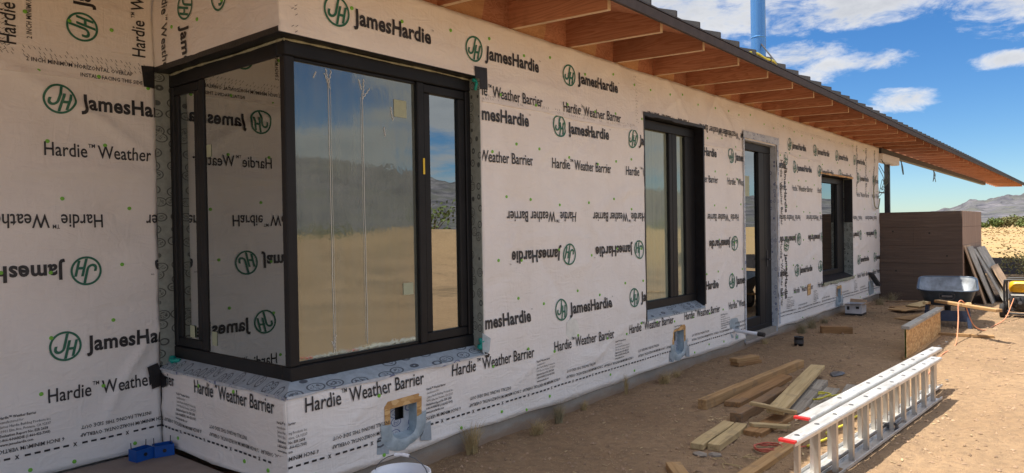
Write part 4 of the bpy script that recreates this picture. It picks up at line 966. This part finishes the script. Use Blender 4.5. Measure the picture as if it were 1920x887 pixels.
# extension ladder lying on its side: two sections
def ladder_section(parent, L, y0, z_low, n_r, x_first, ends, W_=.375):
    sec = []
    for z, up in ((z_low, 1), (z_low+W_, -1)):
        mb = MB()                                          # channel rail, web horizontal, flanges turned inward
        mb.box(0, L, y0-.042, y0+.042, z if up > 0 else z-.004, z+.004 if up > 0 else z)
        for s in (-1, 1):
            a, b = (y0+s*.042-.0035, y0+s*.042+.0035)
            mb.box(0, L, a, b, (z+.004 if up > 0 else z-.026), (z+.026 if up > 0 else z-.004))
        ra = mb.build('rail', 'alu', parent, bevel=.001)
        for i in range(n_r):                               # rung ends pressed through the rail
            x = x_first+.305*i
            MB().lathe([(0, .004), (.013, .004), (.016, .001)], (x, y0, z if up < 0 else z-.004), 10).build('rung_swage', 'engine_grey', ra)
    for i in range(n_r):
        x = x_first+.305*i
        v = []
        for z in (z_low+.004, z_low+W_-.004):
            for (px_, py_) in ((-.017, -.014), (0, -.020), (.017, -.014), (.017, .014), (0, .020), (-.017, .014)): v.append((x+px_, y0+py_, z))
        MB().add(v, [tuple((k, (k+1) % 6, (k+1) % 6+6, k+6)) for k in range(6)]).build('rung', 'alu_rung', parent)
    for z in (z_low, z_low+W_):
        for xe in ends: MB().box(xe-.012, xe+.022, y0-.046, y0+.046, z-.008 if z > .2 else z-.006, z+.006).build('end_cap', 'red_plastic', parent)
la = Vector((4.05, -2.145)); lb = Vector((7.35, -2.365)); ld = lb-la
lad = tag(empty('extension_ladder', (la.x, la.y, gh(5.5, -2.2)+.012), math.atan2(ld.y, ld.x)), 'aluminium extension ladder lying on its side in the sun', 'ladder')
ladder_section(lad, 3.32, 0.0, 0.0, 11, .14, (0.0,)); ladder_section(lad, 3.32, .105, 0.012, 11, .66, (.48,))
for o in [c for c in lad.children if c.name.startswith(('rail', 'rung')) ][:]: pass
# shift the second section along its rails
for o in lad.children:
    if o.name.startswith('rail') and o.data.vertices[0].co.y > .05: o.location.x = .49
MB().box(1.30, 1.52, .075, .135, .3875, .3885).build('label_plate', 'paper_white', lad); MB().box(1.36, 1.46, .088, .122, .3886, .3892).build('label_print', 'blue_tape', lad); MB().box(.75, .95, -.03, .03, .3752, .3762).build('label_plate', 'paper_white', lad)
mb = MB(); mb.bar((2.0, -.03, .03), (2.0, .09, .03), .05, .03); mb.tube([(1.95, -.03, .06), (2.12, -.03, .06)], .012, 8); mb.build('rung_lock', 'engine_grey', lad)

# wheelbarrow, handles towards the viewer
wbx = tag(empty('wheelbarrow', (12.95, -1.66, gh(12.95, -1.66)), math.atan2(-1.75, -13)), 'dark blue wheelbarrow standing before the brown wall', 'wheelbarrow')
def rrect(hx0, hx1, hy, r_, z0, z1, n=5):
    pts = []
    for (cx_, cy_, a0) in ((hx1-r_, hy-r_, 0), (hx0+r_, hy-r_, 90), (hx0+r_, -hy+r_, 180), (hx1-r_, -hy+r_, 270)):
        for k in range(n+1):
            a = R(a0+90*k/n); x = cx_+r_*math.cos(a); y = cy_+r_*math.sin(a); pts.append((x, y, z0+(z1-z0)*(x-hx0)/(hx1-hx0)))
    return pts
# local +x points at the viewer (handles), -x to the wheel
rings = [rrect(-.62, .40, .40, .16, .71, .555), rrect(-.60, .38, .385, .15, .705, .55), rrect(-.40, .30, .30, .12, .36, .34), rrect(-.34, .24, .22, .10, .33, .32)]
def loft(rings_, close=True):
    n = len(rings_[0]); v = [p for r_ in rings_ for p in r_]; f = []
    for i in range(len(rings_)-1):
        for k in range(n): f.append((i*n+k, i*n+(k+1) % n, (i+1)*n+(k+1) % n, (i+1)*n+k))
    if close: f.append(tuple((len(rings_)-1)*n+k for k in range(n)))
    return v, f
tub = empty('tray', (0, 0, 0), parent=wbx)
v, f = loft(rings); MB().add(v, f).build('tray_shell', 'tub_blue', tub, smooth=True)
ins = [rrect(-.595, .375, .38, .148, .702, .548), rrect(-.39, .29, .29, .115, .37, .35), rrect(-.33, .23, .21, .095, .342, .332)]
v, f = loft(ins); MB().add(v, f).build('tray_inside', 'tub_inner', tub, smooth=True)
rim = [Vector(p) for p in rings[0]]; MB().tube(rim+[rim[0]], .013, 6, False).build('rim', 'tub_blue', tub, smooth=True)
# maker's plate: six sided pale outline with a band
pl_ = MB(); xs = .372
hexp = [(-.10, -.02), (-.10, .03), (0, .075), (.10, .03), (.10, -.02), (.06, -.045), (-.06, -.045)]
for i in range(7):
    a, b = hexp[i], hexp[(i+1) % 7]
    pl_.bar((xs-.012+.27*a[1]*.5, a[0], .475+a[1]), (xs-.012+.27*b[1]*.5, b[0], .475+b[1]), .006, .006)
pl_.bar((xs-.012, -.07, .475), (xs-.012, .07, .475), .006, .03); pl_.build('badge', 'engine_grey', tub)
for s in (-1, 1):
    hd = empty('handle', (0, 0, 0), parent=wbx)
    MB().bar((-.75, s*.12, .27), (.75, s*.285, .40), .042, .042).build('shaft', 'wood_tan', hd, bevel=.006)
    MB().bar((.55, s*.263, .385), (.77, s*.288, .405), .05, .05).build('grip', 'wood_pale', hd, bevel=.012)
    MB().bar((.30, s*.26, .36), (.42, s*.29, .0), .05, .016).build('leg', 'blue_steel', wbx); MB().bar((.15, s*.24, .33), (.42, s*.29, .015), .03, .012).build('leg_brace', 'blue_steel', wbx)
MB().bar((.37, -.27, .18), (.37, .27, .18), .012, .16).build('leg_panel', 'blue_steel', wbx)
wh = empty('wheel', (-.72, 0, .19), parent=wbx)
MB().lathe([(.10, -.03), (.15, -.045), (.185, -.03), (.192, 0), (.185, .03), (.15, .045), (.10, .03)], seg=24, axis='y').build('tyre', 'rubber', wh, smooth=True)
MB().lathe([(0, -.03), (.10, -.028), (.10, .028), (0, .03)], seg=18, axis='y').build('rim', 'engine_grey', wh)

# portable generator at the right edge
gen = tag(empty('generator', (14.28, -2.62, gh(14.3, -2.5)-.006), 0), 'yellow and black portable generator at the right edge', 'generator')
def gt(pts, nm='frame_tube'): return MB().tube(catmull(pts, 6), .016, 8).build(nm, 'black_plastic', gen, smooth=True)
for x in (0.0, .44):
    gt([(x, .33, .10), (x, .335, .35), (x, .33, .57), (x, .26, .62), (x, -.26, .62), (x, -.33, .57), (x, -.335, .35), (x, -.33, .10), (x, -.26, .07), (x, .26, .07), (x, .33, .10)])
for y in (-.3, .3): MB().tube([(0, y, .09), (.44, y, .09)], .015, 8).build('cross_tube', 'black_plastic', gen)
v, f = loft([rrect(.03, .41, .27, .08, .42, .42), rrect(.02, .42, .285, .08, .48, .48), rrect(.03, .41, .275, .10, .57, .57), rrect(.08, .36, .22, .08, .60, .60)])
MB().add(v, f).build('fuel_tank', 'yellow_paint', gen, smooth=True)
MB().lathe([(.04, 0), (.045, .02), (0, .025)], (.2, 0, .60), 14).build('fuel_cap', 'black_plastic', gen)
MB().box(.02, .42, -.05, .27, .12, .40).build('engine_block', 'engine_grey', gen, bevel=.02)
MB().lathe([(0, -.02), (.12, -.02), (.13, 0), (.125, .03)], (.02, .12, .25), 24, axis='x').build('recoil_cover', 'black_plastic', gen, smooth=True)
for k in range(8):
    a = 2*math.pi*k/8; MB().lathe([(0, -.004), (.012, -.004), (.012, .004)], (-.005, .12+.08*math.cos(a), .25+.08*math.sin(a)), 8, axis='x').build('cover_hole', 'rubber', gen)
MB().lathe([(0, -.016), (.028, -.014), (.028, .01)], (-.006, .12, .25), 12, axis='x').build('cover_hub', 'engine_grey', gen)
MB().box(.0, .06, -.27, -.07, .16, .40).build('control_panel', 'black_plastic', gen, bevel=.01); MB().box(-.004, .0, .0, .24, .365, .39).build('trim_strip', 'paper_white', gen)
for k in range(3): MB().lathe([(0, -.012), (.022, -.010), (.022, .01)], (-.002, -.12-.05*k, .30), 12, axis='x').build('outlet', 'engine_grey', gen)
for x in (-.03, .46):
    wq = empty('wheel', (x, .36, .115), parent=gen); MB().lathe([(.05, -.03), (.10, -.035), (.118, -.015), (.118, .015), (.10, .035), (.05, .03)], seg=20, axis='y').build('tyre', 'rubber', wq, smooth=True); MB().lathe([(0, -.02), (.05, -.025), (.05, .025), (0, .02)], seg=14, axis='y').build('hub', 'engine_grey', wq)
for x in (.02, .42): MB().box(x-.02, x+.02, -.32, -.28, .0, .075).build('foot', 'rubber', gen)

# boards leaning on the end of the brown wall
def leaning(name, label, x0, x1, yb, zt, yt_, th, mat, dx_=0.0, zb=None, group='boards leaning on the brown wall'):
    z0 = gh(x0, yb) if zb is None else zb; a = Vector((x0, yb, z0)); b = Vector((x0+dx_, yt_, zt)); up = b-a; n = Vector((1, 0, 0)).cross(up).normalized()
    mb = MB(); ex = Vector((x1-x0, 0, 0)); pts = [a, a+ex, b+ex, b]; mb.add([p for p in pts]+[p-n*th for p in pts] if n.y < 0 else [p for p in pts]+[p+n*th for p in pts], [(0, 1, 2, 3), (4, 7, 6, 5), (0, 4, 5, 1), (1, 5, 6, 2), (2, 6, 7, 3), (3, 7, 4, 0)])
    return tag(mb.build(name, mat, bevel=.002), label, 'board', group)
leaning('plywood_sheet', 'tall brown sheet leaning closest to the wheelbarrow', 16.42, 17.3, -1.80, 1.13, -1.475, .02, 'sheet_brown', -.12)
leaning('plywood_sheet', 'narrow grey sheet edge just behind the tall leaning sheet', 16.62, 17.4, -1.90, 1.10, -1.50, .018, 'sheet_grey', -.10)
leaning('plywood_sheet', 'thin pale sheet leaning at a flatter angle beside the tall one', 16.95, 18.2, -2.07, 1.04, -1.52, .015, 'sheet_grey', .3)
leaning('plywood_sheet', 'grey panel resting highest among the leaning boards', 17.45, 18.75, -2.03, 1.06, -1.545, .02, 'sheet_grey', .1, .1)
leaning('plywood_sheet', 'brown panel leaning in front at the lower right', 17.35, 18.5, -2.06, .68, -1.80, .02, 'sheet_brown', .12, .2)

# small things
c = tag(empty('bucket', (2.385, -.80, gh(2.4, -.8))), 'white plastic bucket at the bottom edge under the utility opening', 'bucket')
MB().lathe([(0, 0), (.125, 0), (.145, .34), (.152, .34), (.152, .366), (.14, .37), (.13, .30), (.118, .01), (0, .01)], seg=40).build('bucket_body', 'white_plastic', c, smooth=True)
MB().lathe([(.150, .30), (.158, .302), (.158, .312), (.150, .315)], seg=40).build('rim_ring', 'white_plastic', c, smooth=True)
bl_ = [(.150*math.cos(R(a)), .02*math.sin(R(a)), .33+.12*math.sin(R(a))) for a in range(0, 181, 15)]
rot = Matrix.Rotation(R(-65), 4, 'Z')@Matrix.Translation((0, 0, .0)); bl_ = [tuple(rot@Vector(p)) for p in bl_]
MB().tube(bl_, .0025, 6).build('bail', 'engine_grey', c); MB().tube(bl_[5:8], .009, 8).build('grip', 'white_plastic', c)
c = tag(empty('can', (9.52, -.48, gh(9.52, -.48))), 'small black can standing on the dirt near the door', 'can')
MB().lathe([(0, 0), (.055, 0), (.058, .10), (.062, .105), (.06, .115), (.052, .112), (.05, .02), (0, .02)], seg=20).build('can_body', 'black_plastic', c, smooth=True); MB().lathe([(.0575, .03), (.0583, .03), (.0595, .075), (.0587, .075)], seg=20).build('label_band', 'engine_grey', c)
bx = tag(empty('carton', (13.0, -.41, gh(13.1, -.3)), 0.03), 'open white cardboard carton with dark base print by the wall', 'carton')
mb = MB(); mb.box(0, .35, 0, .006, 0, .19); mb.box(0, .35, .254, .26, 0, .19); mb.box(0, .006, .0062, .2538, 0, .19); mb.box(.344, .35, .0062, .2538, 0, .19); mb.box(.0062, .3438, .0062, .2538, .002, .008); mb.build('carton_body', 'carton_white', bx)
mb = MB(); mb.box(-.002, .352, -.002, .262, 0, .03); mb.build('printed_band', 'black_plastic', bx)
for p in ([(0, 0, .19), (0, .26, .19), (-.10, .27, .20), (-.10, -.01, .205)], [(0, 0, .19), (.35, 0, .19), (.36, -.08, .215), (-.01, -.09, .20)], [(.35, 0, .19), (.35, .26, .19), (.44, .27, .24), (.44, 0, .23)]): MB().add(p+[(a, b, z_-.004) for a, b, z_ in p], [(0, 1, 2, 3), (7, 6, 5, 4), (2, 3, 7, 6), (0, 1, 5, 4), (1, 2, 6, 5), (3, 0, 4, 7)]).build('flap', 'carton_brown', bx)
MB().box(-.0035, -.002, .04, .09, .11, .15).build('printed_mark', 'black_plastic', bx); MB().box(-.0035, -.002, .19, .23, .09, .15).build('printed_mark', 'black_plastic', bx)
for i, (x, y, rz, lab) in enumerate(((2.06, 1.36, .15, 'blue plastic electrical box on the slab, farther from the corner'), (2.19, 1.335, -.25, 'blue plastic electrical box on the slab, right in the corner'))):
    e = tag(empty('electrical_box', (x, y, .129), rz), lab, 'box', 'electrical boxes')
    mb = MB(); mb.box(-.06, .06, -.045, -.041, 0, .075); mb.box(-.06, .06, .041, .045, 0, .075); mb.box(-.06, -.056, -.0409, .0409, 0, .075); mb.box(.056, .06, -.0409, .0409, 0, .075); mb.box(-.0559, .0559, -.0409, .0409, 0, .006); mb.build('box_body', 'blue_plastic', e)
    MB().lathe([(0, -.003), (.012, -.003), (.012, .001)], (.0, -.046, .04), 10, axis='y').build('knockout', 'black_plastic', e)
    for s in (-1, 1): MB().tube([(s*.05, .03, .07), (s*.052, .03, .115)], .003, 5).build('nail', 'engine_grey', e)
# cords
def cord(name, label, pts, mat, r=.006): return tag(MB().tube(catmull(pts, 10), r, 6).build(name, mat, smooth=True), label, 'cord')
def gpt(x, y, dz_=.006): return (x, y, gh(x, y)+dz_)
cord('power_cable', 'orange extension cord running from the generator over the stick to the ladder', [(14.2, -2.42, .33), (14.1, -2.40, .25), (13.6, -2.35, .06), gpt(13.0, -2.25), gpt(12.4, -2.2), (11.9, -2.12, .15), (11.62, -2.05, .472), (11.50, -2.0, .478), (11.3, -2.02, .25), gpt(10.8, -2.05), gpt(10.0, -2.02), gpt(9.2, -2.06), gpt(8.4, -2.12), gpt(7.9, -2.2)], 'orange_cord', .008)
def coil(cx_, cy_, rx, ry, turns, lift=.004, seed=1, ang=0.0):
    rg_ = random.Random(seed); P = []
    for i in range(int(turns*10)):
        a = 2*math.pi*i/10; k = 1+rg_.uniform(-.12, .12); x, y = rx*k*math.cos(a), ry*k*math.sin(a); X, Y = cx_+x*math.cos(ang)-y*math.sin(ang), cy_+x*math.sin(ang)+y*math.cos(ang)
        P.append((X, Y, gh(X, Y)+.012+lift*i/10+rg_.uniform(0, .012)))
    return P
cord('power_cable', 'red cord coiled on the dirt by the two-by-four', coil(4.98, -1.70, .10, .085, 2.6, seed=2)+[gpt(5.1, -1.8, .01), gpt(5.25, -1.9, .01), gpt(5.5, -1.95, .01)], 'red_cord', .0055)
cord('rope', 'yellow cord looped over the grey board', [(x, y, z_+.03) for x, y, z_ in coil(6.78, -1.53, .16, .075, 1.7, seed=4)]+[gpt(7.0, -1.62, .03), gpt(7.2, -1.7, .02)], 'yellow_cord', .007)
cord('rope', 'yellow green cord tangled under the ladder rungs', [gpt(5.2, -1.9, .02), gpt(5.45, -2.0, .05), gpt(5.6, -1.92, .03), gpt(5.9, -2.02, .06), gpt(6.1, -1.93, .02), gpt(6.5, -2.0, .03)], 'yellow_cord', .009)
# flat grey slabs by the pale offcuts, crumpled scraps
def rock(name, label, x, y, sx_, sy_, sz_, mat, seed, cat='stone', group='bits lying on the dirt', z=None):
    bm = bmesh.new(); bmesh.ops.create_icosphere(bm, subdivisions=2, radius=1)
    for q in bm.verts:
        n_ = 1+.35*mnoise.noise(q.co*1.7+Vector((seed*3.1, 0, 0))); q.co = Vector((q.co.x*sx_*n_, q.co.y*sy_*n_, q.co.z*sz_*n_))
    me = bpy.data.meshes.new(name); bm.to_mesh(me); bm.free(); o = link(name, me, mat); o.location = (x, y, (gh(x, y) if z is None else z)+sz_*.3); o.rotation_euler.z = seed; return tag(o, label, cat, group)
rock('stone', 'flat grey stone chip in front of the pale offcuts, left one', 4.60, -1.37, .06, .045, .012, 'rubble_grey', 1); rock('stone', 'flat grey stone chip in front of the pale offcuts, right one', 4.66, -1.45, .05, .04, .012, 'rubble_grey', 2)
rock('plastic_scrap', 'dark crumpled plastic scrap behind the wide pale plank', 8.0, -1.35, .14, .06, .02, 'engine_grey', 3, 'scrap'); rock('paper_scrap', 'tiny white scrap between the long timber and the flat plank', 6.93, -.90, .015, .012, .02, 'paper_white', 4, 'scrap')
for i, (x, y) in enumerate(((4.72, -1.62), (4.55, -1.58))):
    rgx = random.Random(i+20); MB_ = MB()
    for k in range(4):
        a = rgx.uniform(0, 6.28); MB_.tube(catmull([gpt(x, y, .005), gpt(x+.05*math.cos(a), y+.05*math.sin(a), .02), gpt(x+.11*math.cos(a+.4), y+.11*math.sin(a+.4), .008)], 4), .0025, 4)
    tag(MB_.build('twig', 'dry_grass'), ['dry twig in front of the red cord', 'dry twig left of the red cord'][i], 'twig', 'twigs')

# dry grass along the foundation
def tuft(x, y, h_, n_, spread, label, mat='dry_grass', seed=0):
    h_ *= 1.35; n_ = int(n_*1.6); spread *= 1.15
    rg_ = random.Random(seed); v = []; f = []
    for i in range(n_):
        a = rg_.uniform(0, 6.28); r_ = spread*.35*rg_.random(); bx_, by_ = r_*math.cos(a), r_*math.sin(a)*.6; L = h_*rg_.uniform(.45, 1.1); a2 = rg_.uniform(0, 6.28); ln = spread*rg_.uniform(.1, .9)
        w_ = rg_.uniform(.0012, .003); pts = []
        for k in range(4):
            q = k/3; pts.append(Vector((bx_+ln*math.cos(a2)*q**1.7, by_+ln*math.sin(a2)*q**1.7*.7, L*q*(1-.25*q))))
        sd = Vector((-math.sin(a2+1), math.cos(a2+1), 0))*w_
        k0 = len(v)
        for k in range(4): s_ = 1-k/3.3; v += [pts[k]-sd*s_, pts[k]+sd*s_]
        for k in range(3): f.append((k0+2*k, k0+2*k+1, k0+2*k+3, k0+2*k+2))
    me = bpy.data.meshes.new('dry_grass_tuft'); me.from_pydata([tuple(p) for p in v], [], f); o = link('dry_grass_tuft', me, mat); o.location = (x, y, gh(x, y)-.01); return tag(o, label, 'grass tuft', 'dry grass along the foundation')
tl = [(3.70, -.07, .22, 150, .13, 'tall straw tuft right of the opening under the corner window', 'dry_grass'), (4.36, -.14, .13, 90, .16, 'low loose straw against the foundation, nearest the tall tuft', 'dry_grass'), (4.72, -.09, .17, 130, .10, 'greenish upright tuft midway along the near foundation', 'dry_grass_dull'),
      (5.15, -.05, .10, 60, .08, 'thin wisp of straw at the foundation', 'dry_grass'), (5.85, -.06, .20, 70, .045, 'narrow upright straw clump under the block print', 'dry_grass'), (6.45, -.14, .12, 120, .17, 'broad straw patch below the two-light window', 'dry_grass'), (6.8, -.1, .10, 60, .12, 'small straw patch beside the lower utility opening', 'dry_grass'),
      (9.35, -.10, .09, 70, .14, 'sparse yellow straw below the door sill', 'dry_grass'), (10.6, -.18, .17, 130, .24, 'grassy clump beyond the door', 'dry_grass_dull'), (11.2, -.14, .20, 130, .24, 'thick grassy clump below the bare sheathing patch', 'dry_grass_dull'), (11.9, -.12, .13, 70, .2, 'low grass before the carton', 'dry_grass_dull'), (15.0, -.25, .18, 110, .3, 'grey grass behind the carton', 'dry_grass_dull'), (15.8, -.3, .2, 110, .3, 'grass clump at the foot of the brown wall', 'dry_grass_dull')]
for i, a in enumerate(tl): tuft(*a, seed=40+i)
# loose stones and straw on the dirt: uncountable
rg = random.Random(17); mb = MB()
oct_ = [(1, 0, 0), (-1, 0, 0), (0, 1, 0), (0, -1, 0), (0, 0, 1), (0, 0, -1)]; of = [(0, 2, 4), (2, 1, 4), (1, 3, 4), (3, 0, 4), (2, 0, 5), (1, 2, 5), (3, 1, 5), (0, 3, 5)]
for i in range(6500):
    x = 3.0+13*rg.random()**1.5; y = rg.uniform(-3.4, -.02); s_ = rg.choice((.003, .004, .005, .006, .008, .012)) * (1+.06*x)
    a = rg.uniform(0, 6.28); ca, sa = math.cos(a), math.sin(a); k = [s_*rg.uniform(.6, 1.4) for _ in range(3)]; z = gh(x, y)+s_*.15
    mb.add([(x+p[0]*k[0]*ca-p[1]*k[1]*sa, y+p[0]*k[0]*sa+p[1]*k[1]*ca, z+p[2]*k[2]*.7) for p in oct_], of)
tag(mb.build('loose_gravel', 'pebble'), 'loose pebbles and clods scattered over the dirt', 'gravel', kind='stuff')
mb = MB()
for i in range(5200):
    x = 3.2+11*rg.random()**1.4; y = -.02-1.0*rg.random()**1.6*(1 if rg.random() < .75 else 3); a = rg.uniform(0, 6.28); L = rg.uniform(.015, .06); z = gh(x, y)+.003; w_ = rg.uniform(.0008, .0018)*(1+.05*x)
    dx_, dy_ = L*math.cos(a), L*math.sin(a); mb.add([(x-dy_/L*w_, y+dx_/L*w_, z), (x+dy_/L*w_, y-dx_/L*w_, z), (x+dx_, y+dy_, z+rg.uniform(0, .012))], [(0, 1, 2)])
for i in range(420):
    x = rg.gauss(6.3, 1.4); y = rg.gauss(-1.45, .5); s_ = rg.uniform(.006, .022); a = rg.uniform(0, 6.28); z = gh(x, y)+.004
    if y > -.1: continue
    dx_, dy_ = math.cos(a), math.sin(a); mb.add([(x, y, z), (x+dx_*s_*2, y+dy_*s_*2, z+.004), (x+dx_*s_*2-dy_*s_*.6, y+dy_*s_*2+dx_*s_*.6, z+.006), (x-dy_*s_*.6, y+dx_*s_*.6, z+.003)], [(0, 1, 2, 3)])
tag(mb.build('straw_litter', 'leaf_litter'), 'bits of dry straw littering the dirt', 'straw', kind='stuff')

# ================================================================== BACKGROUND
sf = tag(empty('silt_fence', (26, -.9, 0)), 'low dark fabric fence behind the leaning boards', 'fence')
n = 40; v = []; f = []
for i in range(n+1):
    y = 2.5-11*i/n; x = .35*math.sin(y*.7)*.3+.01*abs(y); v += [(x+.02*math.sin(y*5), y, -.1), (x+.02*math.sin(y*3), y, .50+.02*math.sin(y*2.2)), (x+.02*math.sin(y*3)+.012, y, .50+.02*math.sin(y*2.2)), (x+.032, y, -.1)]
for i in range(n):
    a = 4*i; b = a+4; f += [(a, b, b+1, a+1), (a+1, b+1, b+2, a+2), (a+2, b+2, b+3, a+3)]
MB().add(v, f).build('fabric', 'silt_fabric', sf)
for k in range(7): MB().box(-.03, .02, 2.2-1.75*k, 2.24-1.75*k, -.1, .62).build('stake', 'wood_grey', sf)
def shrub(x, y, h_, w_, label, mat, seed, group, n_=700, leaf=.06):
    rg_ = random.Random(seed); s = tag(empty('desert_shrub', (x, y, gh(x, y))), label, 'shrub', group)
    tips = []; mb = MB()
    for i in range(7):
        a = rg_.uniform(0, 6.28); r_ = w_*.5*rg_.uniform(.2, .8); tip = Vector((r_*math.cos(a), r_*math.sin(a), h_*rg_.uniform(.45, .85))); mb.tube([(0, 0, -.05), tip*.5+Vector((0, 0, h_*.05)), tip], [.05*h_*.4, .03*h_*.4, .01*h_*.4], 5); tips.append(tip)
    for i in range(5): tips.append(Vector((w_*.45*rg_.uniform(-1, 1), w_*.45*rg_.uniform(-1, 1), h_*rg_.uniform(.25, .7))))
    mb.build('stems', 'bark', s)
    v = []; f = []
    for i in range(n_):
        c_ = rg_.choice(tips); R_ = w_*.27; d = Vector((rg_.gauss(0, 1), rg_.gauss(0, 1), rg_.gauss(0, .8))).normalized()*R_*rg_.random()**.45; p = c_+d; p.z = max(.03, p.z)
        nrm = Vector((rg_.gauss(0, 1), rg_.gauss(0, 1), rg_.gauss(.5, 1))).normalized(); t1 = nrm.orthogonal().normalized()*leaf*rg_.uniform(.6, 1.3); t2 = nrm.cross(t1).normalized()*leaf*.6; k = len(v)
        v += [tuple(p-t1), tuple(p+t2), tuple(p+t1), tuple(p-t2)]; f.append((k, k+1, k+2, k+3))
    me = bpy.data.meshes.new('crown'); me.from_pydata(v, [], f); link('crown', me, mat, s); return s
shrub(24.6, -1.95, .72, 1.3, 'olive bush before the dark fabric fence at the right edge', 'leaf_olive', 1, 'bushes near the yard', 1100, .035)
rg = random.Random(23)
side = ['first', 'second', 'third', 'fourth', 'fifth', 'sixth', 'seventh', 'eighth', 'ninth', 'tenth', 'eleventh', 'twelfth', 'thirteenth', 'fourteenth']
for i in range(11):
    a = 7.0-.42*i+rg.uniform(-.1, .1); d = rg.uniform(190, 270); hh_ = rg.uniform(1.2, 3.0)*d/230*(.6+.07*i)
    shrub(d*math.cos(R(a)), -3.5+d*math.sin(R(a)), hh_, hh_*rg.uniform(1.3, 1.9), 'green bush at the foot of the hills, %s from the brown wall' % side[i], rg.choice(('leaf_green', 'leaf_olive', 'leaf_green')), 100+i, 'bushes below the hills', 700, .26)
for i in range(46):
    a = rg.uniform(-72, -18); d = 24+86*rg.random()**1.3; hh_ = rg.uniform(.5, 1.5)*(.6+d/70)
    shrub(d*math.cos(R(a)), -3.5+d*math.sin(R(a)), hh_, hh_*rg.uniform(1.2, 1.8), ('tall ' if hh_ > 1.3 else 'low ')+('olive' if i % 2 else 'green')+' desert shrub out on the open plot, mirrored in the windows', 'leaf_olive' if i % 2 else 'leaf_green', 200+i, 'shrubs mirrored in the glass', 220, .07+d*.0012)
# dry field grass far off
mb = MB()
for i in range(2600):
    d = 28+150*rg.random()**1.3; a = rg.uniform(-3, 9.5); x = d*math.cos(R(a)); y = -3.5+d*math.sin(R(a)); h_ = rg.uniform(.02, .075)*(.6+d/90); w_ = rg.uniform(.02, .09)*(.6+d/90); z = gh(x, y)-.03
    if y > -1.4 and x < 20: continue
    mb.add([(x, y-w_, z), (x+.1, y+w_, z), (x-.05, y+w_*.6, z+h_), (x, y-w_*.5, z+h_*.9)], [(0, 1, 2, 3)])
tag(mb.build('field_grass', 'field_straw'), 'dry yellow grass over the far field', 'grass', kind='stuff')
